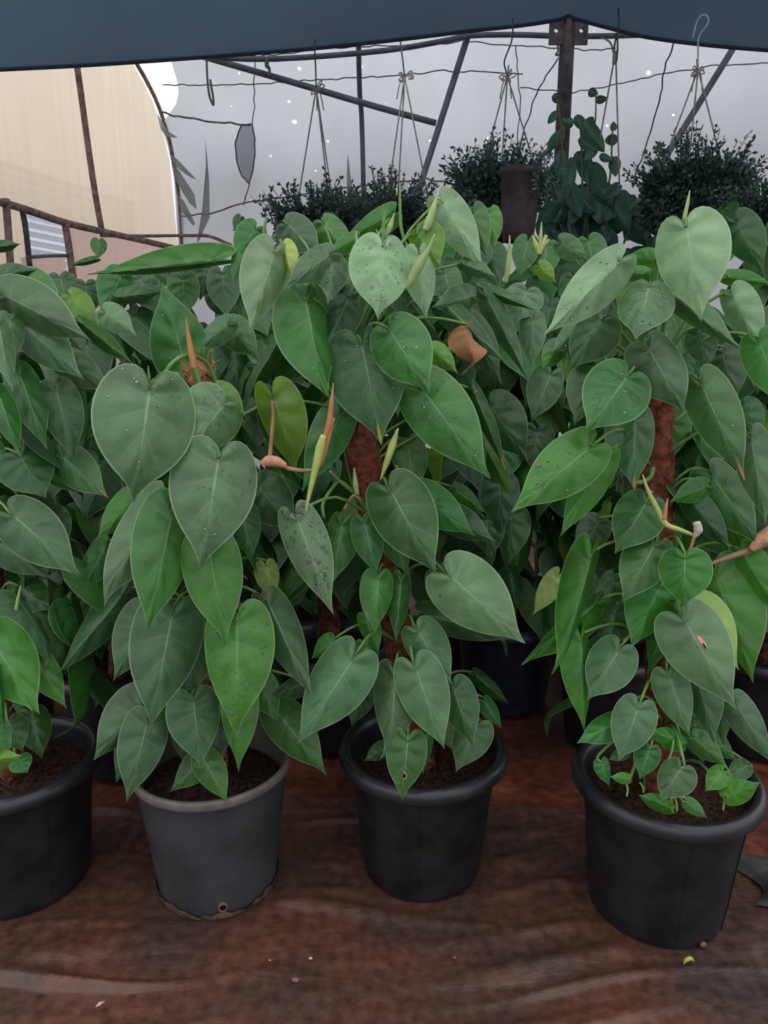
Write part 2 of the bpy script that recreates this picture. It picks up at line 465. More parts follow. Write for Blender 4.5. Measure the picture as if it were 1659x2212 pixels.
def leaf_data(Ll, W, fl, fr, bend=.06, cup=.10, wave=.0, relief=.052, seed=0, shape=OUTL, res=(28, 8), curl=0.0, tipdrop=0.0):
    """Leaf in its own frame: y along the midrib to the tip, +x to the viewer's left (when it hangs), z out of the upper face."""
    key = (id(shape), res)
    if key not in GR:
        GR[key] = leaf_grid(res[0], res[1], shape)
    t, u, X, Y = GR[key]
    ntv, nuv = len(t), len(u)
    V, UV = [], []
    r = random.Random(seed)
    ph = r.random() * 6.28
    for sgn, fold in ((1, fl), (-1, fr)):
        x = X * W; y = Y * Ll
        xn = X
        z = -cup * W * xn ** 2 + 0.0 * x
        z = z + relief * W * np.cos(2 * PI * 5.5 * t)[:, None] * np.sin(PI * np.minimum(u, 1))[None] * (1 - t[:, None]) ** 0.4
        z = z - 0.05 * W * np.exp(-(u[None] / .12) ** 2) * (1 - Y ** 2)
        z = z + wave * W * np.sin(2 * PI * 1.6 * t[:, None] + ph + sgn) * (u[None] ** 2)
        c, s = math.cos(fold), math.sin(fold)
        x2 = x * c + z * s; z2 = -x * s + z * c
        if curl:
            x2 = x2 + sgn * 0
        yn = np.clip(Y, -0.3, 1)
        z2 = z2 + bend * Ll * 4 * yn * (1 - yn) * (yn > 0) + 1.2 * bend * Ll * np.minimum(yn, 0)
        z2 = z2 - tipdrop * Ll * np.maximum(yn - .7, 0) ** 2 * 8
        x2 = sgn * x2 + curl * W * np.maximum(yn - .72, 0) ** 2 * 10
        V.append(np.stack([x2, y, z2], -1).reshape(-1, 3))
        UV.append(np.stack([0.5 + sgn * 0.5 * np.broadcast_to(u[None], X.shape), np.broadcast_to(t[:, None], X.shape)], -1).reshape(-1, 2))
    F = []
    n0 = ntv * nuv
    for h in (0, 1):
        o = h * n0
        for i in range(ntv - 1):
            for j in range(nuv - 1):
                def idx(a, b):
                    return (a * nuv + b) if b == 0 else (o + a * nuv + b)
                q = [idx(i, j), idx(i, j + 1), idx(i + 1, j + 1), idx(i + 1, j)]
                if h == 0:
                    q = q[::-1]
                F.append(q)
    return np.concatenate(V), np.concatenate(UV), F


def leaf_mesh(name, V, UV, F):
    me = bpy.data.meshes.new(name)
    me.from_pydata([tuple(v) for v in V], [], [tuple(f) for f in F])
    ul = me.uv_layers.new(name='UVMap')
    idx = np.empty(len(me.loops), np.int32); me.loops.foreach_get('vertex_index', idx)
    ul.data.foreach_set('uv', UV[idx].astype(np.float32).ravel())
    me.polygons.foreach_set('use_smooth', [True] * len(me.polygons))
    me.update()
    return me


def droplets(o, Vw, n, rmax, parentpos, seed, zone=None):
    r = random.Random(seed)
    dv, df = [], []
    prof = [(0.0, .52), (.45, .46), (.8, .28), (1.0, 0.0)]
    Vn, Nn = Vw
    for _ in range(n):
        i = r.randrange(len(Vn))
        p, nn = Vn[i], Nn[i]
        a = np.cross(nn, [0.3, 0.5, 0.8]); a /= np.linalg.norm(a); b = np.cross(nn, a)
        p = p + a * r.uniform(-.006, .006) + b * r.uniform(-.006, .006)
        R = rmax * r.uniform(.35, 1.0) ** 1.3
        bs = len(dv); sg = 7
        for (pr, pz) in prof[1:]:
            for k in range(sg):
                th = 2 * PI * k / sg
                dv.append(p + (a * math.cos(th) + b * math.sin(th)) * pr * R + nn * (pz * R + .0003))
        dv.append(p + nn * (.52 * R + .0003))
        for q in range(2):
            for k in range(sg):
                k2 = (k + 1) % sg
                df.append((bs + (q + 1) * sg + k, bs + (q + 1) * sg + k2, bs + q * sg + k2, bs + q * sg + k))
        for k in range(sg):
            df.append((bs + k, bs + (k + 1) % sg, bs + 3 * sg))
        df.append(tuple(bs + 2 * sg + k for k in reversed(range(sg))))
    me = bpy.data.meshes.new('water_droplets'); me.from_pydata([tuple(v) for v in dv], [], df); me.update()
    w = link('water_droplets', me, M_WATER, o); w['kind'] = 'stuff'; w['label'] = 'clear water droplets on the leaf'
    return w


class Plant:
    def __init__(self, name, X, F, label, group, cat='potted plant', pole_top=None, pole_base_z=.24):
        self.X, self.F = X, F
        self.root = empty(name, (X, F, 0), label, cat, group)
        self.pb = Vector((X, F, pole_base_z))
        self.pt = Vector(pole_top) if pole_top else Vector((X, F, 1.1))
        self.n = 0

    def pole_at(self, z):
        t = (z - self.pb.z) / (self.pt.z - self.pb.z)
        t = min(max(t, 0), 1.0)
        return self.pb.lerp(self.pt, t)


SEED = [100]


def hero(pl, bx, by, tx, ty, wl, wr, dF, tone='m', dT=None, bend=.05, wave=.03, drops=0, dr=.0030, label=None, shape=OUTL,
         petiole=True, cup=.10, tilt=.30, curl=0.0, tipdrop=0.0, pet_up=None, matp=None, F=None, res=(28, 8), name='leaf'):
    SEED[0] += 1
    Fb = (pl.F if F is None else F) + dF
    B = at(bx, by, Fb); sc = scale_at(B)
    Lp = math.hypot(tx - bx, ty - by) * sc
    T = at(tx, ty, Fb + (-tilt * Lp if dT is None else dT))
    ax = T - B; Ll = ax.length; a = ax.normalized()
    v = (CAM - (B + T) * .5).normalized()
    n = (v - a * v.dot(a)).normalized()
    p = a.cross(n)
    scm = scale_at((B + T) * .5)
    a_, b_ = wl * scm, wr * scm
    W = max(max(a_, b_) * 1.03, .27 * Ll)
    fl = math.acos(max(.2, min(1, a_ / W))); fr = math.acos(max(.2, min(1, b_ / W)))
    V, UV, Fc = leaf_data(Ll, W, fl, fr, bend, cup, wave, seed=SEED[0], shape=shape, res=res, curl=curl, tipdrop=tipdrop)
    # frame: y -> a, +x -> p, z -> n
    M = np.array([p, a, n]).T
    Vw = V @ M.T
    me = leaf_mesh(name, Vw, UV, Fc)
    o = link(name, me, LEAF[tone] if isinstance(tone, str) else tone, pl.root, B - Vector(pl.root.location))
    if label:
        o['label'] = label
    if drops:
        nv = np.empty(len(me.vertices) * 3, np.float32); me.vertices.foreach_get('normal', nv); nv = nv.reshape(-1, 3)
        sgn = np.sign((nv @ np.array(n)).mean())
        u = np.abs(UV[:, 0] - .5); ok = (u > .04) & (u < .42) & (UV[:, 1] > .06) & (UV[:, 1] < .85)
        droplets(o, (Vw[ok], nv[ok] * sgn), drops, dr, None, SEED[0])
    if petiole:
        z0 = B.z + (-.05 if pet_up is None else pet_up)
        S = pl.pole_at(max(z0, pl.pb.z - .02))
        mid = S.lerp(B, .55) + Vector((0, 0, .02 + .10 * (B - S).length)) + n * -.004
        E = B - a * .012 - n * .012
        pts = [S - B, mid - B, E - B, Vector((0, 0, 0)) + n * -.001]
        Vt, Ft = tube_data(pts, [.0034, .0030, .0026, .0022], 12, 7)
        mt = bpy.data.meshes.new('petiole'); mt.from_pydata([tuple(q) for q in Vt], [], Ft); mt.update()
        link('petiole', mt, matp or M_PET, o)
    pl.n += 1
    return o


def spot(o, u, v, size, asp, mat, name, lift=.0010):
    """A small blemish lying on the upper face of a leaf."""
    me = o.data
    uv = np.empty(len(me.loops) * 2, np.float32); me.uv_layers[0].data.foreach_get('uv', uv); uv = uv.reshape(-1, 2)
    li = int(np.argmin(((uv[:, 0] - u) * .8) ** 2 + (uv[:, 1] - v) ** 2))
    vi = me.loops[li].vertex_index
    c = me.vertices[vi].co.copy(); n = me.vertices[vi].normal.copy()
    view = (CAM - (parent_world(o) + c)).normalized()
    if n.dot(view) < 0: n = -n
    tip = me.vertices[int(np.argmin([-q.co.length for q in me.vertices]))].co
    d = (tip - n * tip.dot(n)).normalized(); e = d.cross(n)
    V = [c + n * lift * 1.4] + [c + n * lift + d * (size * math.cos(a)) * (1 + .15 * math.sin(3 * a)) + e * (size * asp * math.sin(a)) for a in np.linspace(0, 2 * PI, 17)[:-1]]
    m2 = bpy.data.meshes.new(name); m2.from_pydata([tuple(q) for q in V], [], [(0, 1 + k, 1 + (k + 1) % 16) for k in range(16)]); m2.update()
    return link(name, m2, mat, o)


LIB = []
for i in range(12):
    r = random.Random(50 + i)
    V, UV, Fc = leaf_data(1.0, r.uniform(.34, .44), math.radians(r.uniform(4, 34)), math.radians(r.uniform(4, 34)), r.uniform(.03, .13),
                          r.uniform(.06, .18), r.uniform(.02, .09), seed=i, res=(18, 5), curl=r.uniform(-.3, .3), tipdrop=r.uniform(0, .4))
    LIB.append((V, UV, Fc))
LIBM = {}


def lib_mesh(i, tone):
    k = (i, tone)
    if k not in LIBM:
        me = leaf_mesh('leaf', *LIB[i]); me.materials.append(LEAF[tone]); LIBM[k] = me
    return LIBM[k]


def free_leaf(pl, P, axis, nrm, Ll, tone, name='leaf'):
    a = Vector(axis).normalized(); n = Vector(nrm); n = (n - a * n.dot(a)).normalized(); p = a.cross(n)
    me = lib_mesh(random.randrange(12), tone)
    o = bpy.data.objects.new(name, me); COL.objects.link(o); o.parent = pl.root
    R = Matrix((p, a, n)).transposed().to_4x4()
    o.matrix_basis = Matrix.Translation(Vector(P) - Vector(pl.root.location)) @ R @ Matrix.Scale(Ll, 4)
    pl.n += 1
    return o


def fill(pl, n, z0, z1, r0, r1, az=(0, 360), L0=.11, L1=.19, tones='mmgdd', yprob=.06, avoid=None):  # default tones lean deep, painting shade between the plants
    """Ordinary leaves around the pole: petioles hold them out, blades hang."""
    k = 0
    tries = 0
    while k < n and tries < n * 20:
        tries += 1
        z = random.uniform(z0, z1); A = math.radians(random.uniform(*az)); rr = random.uniform(r0, r1)
        out = Vector((math.cos(A), math.sin(A), 0))
        P = pl.pole_at(z) + out * rr; P.z = z
        if avoid and avoid(P):
            continue
        k += 1
        ax = out * random.uniform(.1, .75) + Vector((0, 0, -1)) + Vector((random.uniform(-.4, .4), random.uniform(-.4, .4), 0))
        nr = out + Vector((random.uniform(-.35, .35), random.uniform(-.35, .35), random.uniform(.1, .7)))
        tone = 'y' if random.random() < yprob else random.choice(tones)
        free_leaf(pl, P, ax, nr, random.uniform(L0, L1), tone)


def make_pot(pl, rr, h, rb, style='black', seg=72):
    """Rolled-rim nursery pot with its soil; parts hang under the plant."""
    if style == 'grey':
        prof = [(rb - .004, 0), (rb, .006), (rb + .002, .02), (rb + (rr - .010 - rb) * .5, h * .5), (rr - .012, h - .03), (rr - .011, h - .022)]
        rim = [(rr - .012, h - .024), (rr - .003, h - .020), (rr, h - .014), (rr, h - .004), (rr - .002, h), (rr - .010, h), (rr - .013, h - .006), (rr - .016, h - .04), (rr - .024, h - .07)]
        mb, mr = M_POTG, M_RIMG
    else:
        rn = rr - .024
        prof = [(rb - .005, 0), (rb, .006), (rb + .001, .018), (rb + (rn - rb) * .25, h * .22), (rb + (rn - rb) * .26, h * .225), (rb + (rn - rb) * .62, h * .6), (rn - .002, h - .055), (rn, h - .036)]
        rim = [(rn - .002, h - .036), (rr - .006, h - .034), (rr - .001, h - .027), (rr, h - .018), (rr - .003, h - .007), (rr - .010, h), (rr - .019, h + .001), (rr - .026, h - .006), (rr - .030, h - .02), (rr - .040, h - .09)]
        mb, mr = (M_POTB, M_POTB) if style == 'blue' else (M_POT, M_RIM)
    b = lathe('pot', prof, mb, pl.root, seg=seg, wob=.006)
    if style == 'black' and seg > 60:
        for A in ((-1.62, -.72) if rr > .186 else (-1.66,)):
            tube('mould_seam', [(pl.X + r_ * math.cos(A), pl.F + r_ * math.sin(A), z_) for r_, z_ in prof[1:]], .0016, mb, b, n=20, sides=5)
    lathe('rim', rim, mr, b, seg=seg, wob=.006)
    soilz = h - .055
    V, Fc = [], []
    n1, n2 = 10, 40
    rs = rr - .030
    V.append((0, 0, soilz + .012)); rs_ = random.Random(3)
    for i in range(1, n1 + 1):
        for k in range(n2):
            a = 2 * PI * k / n2; q = rs * i / n1
            V.append((q * math.cos(a), q * math.sin(a), soilz + .012 * (1 - i / n1) + (rs_.uniform(-.004, .005) if i < n1 else 0)))
    for k in range(n2):
        Fc.append((0, 1 + k, 1 + (k + 1) % n2))
    for i in range(n1 - 1):
        for k in range(n2):
            k2 = (k + 1) % n2
            Fc.append((1 + i * n2 + k, 1 + (i + 1) * n2 + k, 1 + (i + 1) * n2 + k2, 1 + i * n2 + k2))
    me = bpy.data.meshes.new('soil'); me.from_pydata(V, [], Fc); me.update(); link('soil', me, M_SOIL, pl.root)
    return b


def coir_pole(pl, rad=.029, fibres=220, red=True, seed=1):
    r = random.Random(seed)
    a, b = pl.pb, pl.pt
    ax = (b - a); Lp = ax.length; ax.normalize()
    s1 = ax.cross(Vector((0, 1, 0))).normalized(); s2 = ax.cross(s1)
    V, Fc = [], []
    rows, sg = 60, 20
    for i in range(rows + 1):
        t = i / rows
        q = 1.0
        d = (1 - t) * Lp
        if d < rad:
            q = math.sqrt(max(0.02, 1 - ((rad - d) / rad) ** 2))
        for k in range(sg):
            th = 2 * PI * k / sg
            rr = rad * q * (1 + .09 * math.sin(3 * th + t * 40) + r.uniform(-.07, .07))
            V.append(a + ax * (t * Lp) + (s1 * math.cos(th) + s2 * math.sin(th)) * rr)
    for i in range(rows):
        for k in range(sg):
            k2 = (k + 1) % sg
            Fc.append((i * sg + k, i * sg + k2, (i + 1) * sg + k2, (i + 1) * sg + k))
    Fc.append(tuple(rows * sg + k for k in range(sg)))
    po = wmesh('moss_pole', V, Fc, M_COIRR if red else M_COIR, pl.root)
    lst = []
    for _ in range(fibres):
        t = r.random() if r.random() < .6 else 1 - r.random() * .07
        th = r.uniform(0, 2 * PI); q = rad
        d = (1 - t) * Lp
        if d < rad:
            q = rad * math.sqrt(max(0.02, 1 - ((rad - d) / rad) ** 2))
        pts = []
        dth = r.uniform(-1.1, 1.1); dz = r.uniform(-.03, .03)
        for j in range(4):
            th2 = th + dth * j / 3
            rr = q * (1.02 + r.uniform(0, .14) + (.5 * r.random() if j == 3 and r.random() < .2 else 0))
            pts.append(a + ax * (t * Lp + dz * j / 3 + (.004 if d < rad else 0)) + (s1 * math.cos(th2) + s2 * math.sin(th2)) * rr)
        lst.append((pts, .0007))
    f = tubes('coir_fibres', lst, M_FIBERR if red else M_FIBER, po, sides=3, n=5); f['kind'] = 'stuff'
    # climbing stems
    for j in range(2):
        pts = []
        for i in range(9):
            t = i / 8 * .96; th = -1.9 + j * 1.0 + .9 * math.sin(t * 7 + j * 2)
            pts.append(a + ax * (t * Lp) + (s1 * math.cos(th) + s2 * math.sin(th)) * (rad + .006))
        tube('vine_stem', pts, [.0052, .0045, .004], M_STEM, pl.root, n=40, sides=7)
    return po


def spindle(pl, pts_px, F, widths, mat, label=None, name='leaf_sheath'):
    pts = [at(x, y, F) for x, y in pts_px]
    sc = scale_at(pts[0])
    o = tube(name, pts, [w * sc / 2 for w in widths], mat, pl.root, n=18, sides=8)
    if label: o['label'] = label
    return o


def stalk(pl, pts, w, mat, name='petiole', label=None):
    P = [at(x, y, F) for x, y, F in pts]
    sc = scale_at(P[0])
    return tube(name, P, w * sc / 2, mat, pl.root, n=20, sides=8)


# ================================================================== THE SETTING
# floor of red soil
def ground_h(x, y):
    return 0.0


n = 60
V, Fc, UVs = [], [], []
xs = np.linspace(-5, 7, n); ys = np.linspace(-2.5, 9.0, n)
for y in ys:
    for x in xs:
        V.append((x, y, -.012)); UVs.append((x, y))
for i in range(n - 1):
    for j in range(n - 1):
        Fc.append((i * n + j, i * n + j + 1, (i + 1) * n + j + 1, (i + 1) * n + j))
struct(wmesh('floor', V, Fc, M_FLOOR, uvs=UVs))


# dark brown plastic sheet over the front of the floor, creased
def crease_height(X, Y):
    z = np.zeros_like(X)
    r = random.Random(11)
    for _ in range(60):
        x0 = r.uniform(-1.3, 1.4); y0 = r.uniform(.75, 1.75); ln = r.uniform(.25, .8); a = r.uniform(-.28, .28)
        w = r.uniform(.007, .026); h = r.uniform(.004, .014)
        dx = (X - x0) * math.cos(a) + (Y - y0) * math.sin(a); dy = -(X - x0) * math.sin(a) + (Y - y0) * math.cos(a)
        dy = dy + .03 * np.sin(dx * 6 + x0 * 9)
        z += h * np.exp(-(dx / ln) ** 2 * 4) * np.exp(-(dy / w) ** 2)
    z += .004 * np.sin(X * 7 + 3 * np.sin(Y * 5)) * np.sin(Y * 17 + 2 * np.sin(X * 3))
    return z


nx, ny = 260, 200
xs = np.linspace(-1.6, 1.75, nx); ys = np.linspace(.35, 1.78, ny)
Xg, Yg = np.meshgrid(xs, ys)
# wavy back edge of the sheet
edge = np.interp(Xg, [-1.6, -.8, .06, .52, .74, .80, 1.75], [1.70, 1.67, 1.73, 1.65, 1.60, 1.50, 1.46]) + .012 * np.sin(Xg * 19) + .008 * np.sin(Xg * 41)
tt = (Yg - .35) / (1.78 - .35)
Yg2 = .35 + tt * (edge - .35)
Zg = crease_height(Xg, Yg2)
# keep it flat where pots stand
POTS = {'A': (-.366, 1.416, .125), 'B': (.086, 1.468, .130), 'C': (.576, 1.352, .135), 'D': (-.80, 1.425, .135)}
for (px_, py_, pr_) in POTS.values():
    d = np.sqrt((Xg - px_) ** 2 + (Yg2 - py_) ** 2)
    Zg = Zg * np.clip((d - pr_ - .01) / .05, 0, 1)
Zg = np.maximum(Zg, 0) * 1.0 - .001
V = np.stack([Xg, Yg2, Zg], -1).reshape(-1, 3)
Fc = [(i * nx + j, i * nx + j + 1, (i + 1) * nx + j + 1, (i + 1) * nx + j) for i in range(ny - 1) for j in range(nx - 1)]
o = wmesh('ground_sheet', V, Fc, M_SHEET)
tag(o, 'dark brown creased plastic sheet spread on the ground under the front pots', 'ground sheet')

# grey woven cover crumpled at the right edge of the frame
nx, ny = 60, 50
P0 = at(1625, 1905, 1.42)
xs = np.linspace(.79, 1.35, nx); ys = np.linspace(1.32, 1.49, ny)
Xg, Yg = np.meshgrid(xs, ys)
Zg = .012 + .014 * np.sin(Xg * 30 + 4 * np.sin(Yg * 9)) * np.sin(Yg * 22 + 1) + .012 * np.sin((Xg * .6 + Yg) * 38)
e_ = np.minimum(np.minimum(Xg - .79, 1.35 - Xg) / .03, np.minimum(Yg - 1.32, 1.49 - Yg) / .03)
Zg = np.maximum(Zg * np.clip(e_, 0, 1), 0) * 1.2 + .007
Xg = Xg + .05 * np.sin(Yg * 33) * (1.35 - Xg); Yg = Yg + .012 * np.sin(Xg * 27)
V = np.stack([Xg, Yg, Zg], -1).reshape(-1, 3)
Fc = [(i * nx + j, i * nx + j + 1, (i + 1) * nx + j + 1, (i + 1) * nx + j) for i in range(ny - 1) for j in range(nx - 1)]
o = wmesh('woven_ground_cover', V, Fc, M_WEAVE)
tag(o, 'crumpled dark grey woven ground cover lying to the right of the rightmost front pot', 'ground cover')

# ---- left end wall (gable): vertical plane through G0, G1
G0, G1 = Vector((-2.02, 4.15, 0)), Vector((-1.58, 6.0, 0))
GE = (G1 - G0).normalized(); GN = Vector((GE.y, -GE.x, 0))


def gable(px, py, off=0.0):
    r = ray(px, py)
    t = ((G0 + GN * off) - CAM).dot(GN) / r.dot(GN)
    return CAM + r * t


# ---- far side of the tunnel: profile swept along WE
WE = Vector((1.85, -.44, 0)).normalized(); WG = Vector((-.44, -1.85, 0)).normalized()
W0 = Vector((-1.58, 6.0, 0))


def prof(z):
    d = max(0, z - 2.3)
    return 1.047 * d * d


def wallpt(a, z, off=0.0):
    return W0 + WE * a + WG * (prof(z) + off) + Vector((0, 0, z))


def wallhit(px, py, off=0.0):
    r = ray(px, py)
    lo, hi = 2.5, 9.0
    f = lambda t: (CAM + r * t - W0).dot(WG) - prof((CAM + r * t).z) - off
    # march from near (positive) to far
    t = 2.0; prev = f(t)
    while t < 9:
        t2 = t + .02; c = f(t2)
        if prev > 0 and c <= 0:
            lo, hi = t, t2
            break
        t, prev = t2, c
    for _ in range(30):
        mid = (lo + hi) / 2
        if f(mid) > 0: lo = mid
        else: hi = mid
    return CAM + r * lo


na, nz_ = 120, 70
V, UVs, Fc = [], [], []
for i in range(nz_ + 1):
    z = i / nz_ * 3.42
    for j in range(na + 1):
        a0 = .30 * min(1, max(0, (z - 2.66) / .25)) + .03 * math.sin(z * 23) * (z > 2.66)
        a = a0 + j / na * (6.6 - a0)
        w = .018 * math.sin(a * 5.1 + z * 1.3) + .012 * math.sin(a * 11 - z * 3) + .01 * math.sin(z * 7 + a)
        V.append(wallpt(a, z, w * min(1, a * 2))); UVs.append((a, z))
NR = 16  # unseen net roof, added to cut the light over the rear rows
for i in range(1, NR + 1):
    q = i / NR
    for j in range(na + 1):
        a = j / na * 6.6
        V.append(W0 + WE * a + WG * (1.314 + 1.6 * q) + Vector((0, 0, 3.42 + .35 * math.sin(q * PI / 2)))); UVs.append((a, 3.42 + 1.6 * q))
for i in range(nz_ + NR):
    for j in range(na):
        Fc.append((i * (na + 1) + j, i * (na + 1) + j + 1, (i + 1) * (na + 1) + j + 1, (i + 1) * (na + 1) + j))
wall_back = struct(wmesh('wall_back', V, Fc, M_NET, uvs=UVs))


def seam(pts, w=3.0, name='seam', jit=2.0):
    r = random.Random(int(pts[0][0]))
    P = []
    for i in range(len(pts) - 1):
        (x0, y0), (x1, y1) = pts[i], pts[i + 1]
        k = max(2, int(math.hypot(x1 - x0, y1 - y0) / 14))
        for j in range(k):
            P.append((x0 + (x1 - x0) * j / k + r.uniform(-jit, jit), y0 + (y1 - y0) * j / k + r.uniform(-jit, jit)))
    P.append(pts[-1])
    Q = [wallhit(x, y, .035) for x, y in P]
    sc = scale_at(Q[0])
    return tube(name, Q, w * .8 * sc / 2, M_THREAD, wall_back, n=len(Q) * 2, sides=5)


for s, w in (([(350, 182), (420, 184), (520, 182), (600, 178), (700, 172), (830, 165), (960, 153), (1090, 157), (1130, 160)], 3),
             ([(345, 243), (400, 255), (470, 264), (540, 270)], 5),
             ([(550, 115), (549, 180), (550, 230), (545, 268)], 3),
             ([(392, 467), (450, 462), (525, 440), (600, 427), (720, 410), (830, 396), (915, 386), (985, 398)], 4),
             ([(525, 442), (540, 392)], 3),
             ([(1115, 100), (1120, 190), (1125, 230), (1118, 290), (1125, 350)], 3),
             ([(1205, 125), (1165, 190), (1150, 225), (1130, 290), (1115, 360)], 4),
             ([(1455, 90), (1435, 150), (1425, 220), (1400, 300), (1370, 390)], 4.5),
             ([(1125, 190), (1240, 200), (1330, 182), (1430, 160), (1540, 142), (1659, 136)], 3),
             ([(1010, 90), (1100, 98), (1200, 103), (1260, 108), (1330, 106)], 3),
             ([(420, 118), (560, 122), (690, 106), (840, 98), (950, 96), (1008, 84)], 3),
             ([(1590, 412), (1659, 400)], 3)):
    seam(s, w)

# leaf-shaped patch sewn into the net
pp = [(522, 270), (545, 268), (550, 300), (551, 330), (545, 370), (538, 396), (522, 380), (510, 345), (508, 310), (515, 285)]
P = [wallhit(x, y, .030) for x, y in pp]; c = sum(P, Vector()) / len(P)
wmesh('net_patch', [c] + P, [(0, 1 + i, 1 + (i + 1) % len(P)) for i in range(len(P))], M_PATCH, wall_back, uvs=[(0, 0)] * 11)
seam(pp + [pp[0]], 4, 'patch_stitching', 1)


def fold_shade(pts, name='fold_shade_strip', off=.05):  # dark strips that paint the shade of folds in the net
    P = [wallhit(x, y, off + .012 * (i % 2)) for i, (x, y) in enumerate(pts)]
    nn = len(P) // 2
    Fc = [(i, i + 1, len(P) - 2 - i, len(P) - 1 - i) for i in range(nn - 1)]
    return wmesh(name, P, Fc, M_FOLD_SHADE, wall_back, uvs=[(0, 0)] * len(P))


fold_shade([(340, 245), (350, 262), (364, 284), (384, 297), (378, 298), (358, 294), (348, 280), (343, 262)])
fold_shade([(366, 330), (384, 345), (404, 366), (423, 386), (419, 387), (400, 376), (382, 362), (370, 348)])
fold_shade([(370, 350), (388, 370), (404, 395), (420, 420), (425, 452), (410, 440), (396, 418), (384, 396), (376, 380), (372, 362)])
fold_shade([(382, 420), (396, 432), (408, 455), (422, 484), (416, 487), (403, 470), (392, 456), (385, 440)])
fold_shade([(443, 300), (447, 335), (452, 390), (453, 470), (430, 520), (425, 525), (437, 450), (446, 380)])
fold_shade([(752, 330), (757, 380), (762, 420), (766, 455), (752, 456), (750, 420), (749, 380), (750, 350)])

# end wall film, cut by the arch, with an opening low on the left
ARCH = [(278, 112), (285, 135), (305, 170), (328, 215), (345, 260), (358, 305), (367, 350), (375, 400), (381, 450), (384, 500), (385, 540)]
ap = [gable(x, y) for x, y in ARCH]


def strip(name, top, bot, mat, parent=None, sub=10):
    V, UVs, Fc = [], [], []
    m_ = len(top)
    for i in range(sub + 1):
        t = i / sub
        for a, b in zip(top, bot):
            q = a.lerp(b, t); V.append(q); UVs.append(((q - G0).dot(GE), q.z))
    for i in range(sub):
        for j in range(m_ - 1):
            Fc.append((i * m_ + j, i * m_ + j + 1, (i + 1) * m_ + j + 1, (i + 1) * m_ + j))
    return wmesh(name, V, Fc, mat, parent, uvs=UVs)


RAIL = [(-160, 402), (0, 440), (60, 458), (130, 481), (210, 500), (300, 520), (385, 540)]


def rail_y(x):
    return float(np.interp(x, [p[0] for p in RAIL], [p[1] for p in RAIL]))


cols = list(np.linspace(-160, 385, 30))


def arch_y(x):
    xa = [p[0] for p in ARCH]; ya = [p[1] for p in ARCH]
    return float(np.interp(x, xa, ya)) if x > 278 else 60.0


top = [gable(x, arch_y(x)) for x in cols]; bot = [gable(x, rail_y(x)) for x in cols]
wl_ = struct(strip('wall_left', top, bot, M_CREAM))
# lower part of the end wall: pink film right of the opening, cream strip left of it
c2 = list(np.linspace(140, 385, 12))
strip('lower_film', [gable(x, rail_y(x)) for x in c2], [Vector((gable(x, rail_y(x)).x, gable(x, rail_y(x)).y, 0)) for x in c2], M_PINK, wl_)
c2 = list(np.linspace(-160, 44, 8))
strip('lower_film', [gable(x, rail_y(x)) for x in c2], [Vector((gable(x, rail_y(x)).x, gable(x, rail_y(x)).y, 0)) for x in c2], M_CREAM, wl_)
c2 = list(np.linspace(44, 140, 6))
strip('lower_film', [gable(x, 556) for x in c2], [Vector((gable(x, rail_y(x)).x, gable(x, rail_y(x)).y, 0)) for x in c2], M_PINK, wl_)
# white corrugated shed outside the opening
V, Fc = [], []
k = 80
for i in range(k + 1):
    z = .6 + 2.0 * i / k
    d = .03 * math.sin(i * 2.2)
    for a in (-3.0, 3.0):
        q = (G0 + G1) * .5 - GN * (1.6 + d) + GE * a; V.append((q.x, q.y, z))
for i in range(k):
    Fc.append((2 * i, 2 * i + 1, 2 * i + 3, 2 * i + 2))
struct(wmesh('outside_wall', V, Fc, M_OUT))


def gtube(name, pts, w, mat, off=.03, n=16):
    P = [gable(x, y, -off) if False else gable(x, y) + GN * off for x, y in pts]
    sc = scale_at(P[len(P) // 2])
    return tube(name, P, w * sc / 2, mat, None, n=n, sides=10)


struct(gtube('trim_1', RAIL, 15, M_RUSTB, n=30))
struct(gtube('trim_2', [(153, 120), (165, 200), (180, 310), (195, 410), (211, 500)], 13, M_RUSTB))
struct(gtube('trim_3', ARCH, 8, M_RUSTB, n=40))
struct(gtube('trim_4', [(2, 430), (8, 510), (14, 600)], 16, M_RUSTB))
struct(gtube('trim_5', [(38, 455), (46, 500), (54, 575)], 12, M_RUST))
struct(gtube('trim_6', [(131, 484), (140, 540), (150, 610)], 15, M_RUSTB))
struct(gtube('trim_7', [(48, 556), (95, 553), (138, 552)], 8, M_PIPE))
struct(gtube('trim_8', [(210, 509), (300, 510), (385, 509)], 7, M_RUSTB))
P = [wallhit(x, y, .04) for x, y in ((386, 509), (420, 509), (455, 511), (500, 530))]
struct(tube('trim_9', P, 7 * scale_at(P[0]) / 2, M_RUSTB, None))
P = [gable(385, 470) + GN * .03, gable(385, 560) + GN * .03]
struct(tube('trim_10', P, 9 * scale_at(P[0]) / 2, M_RUSTB, None))

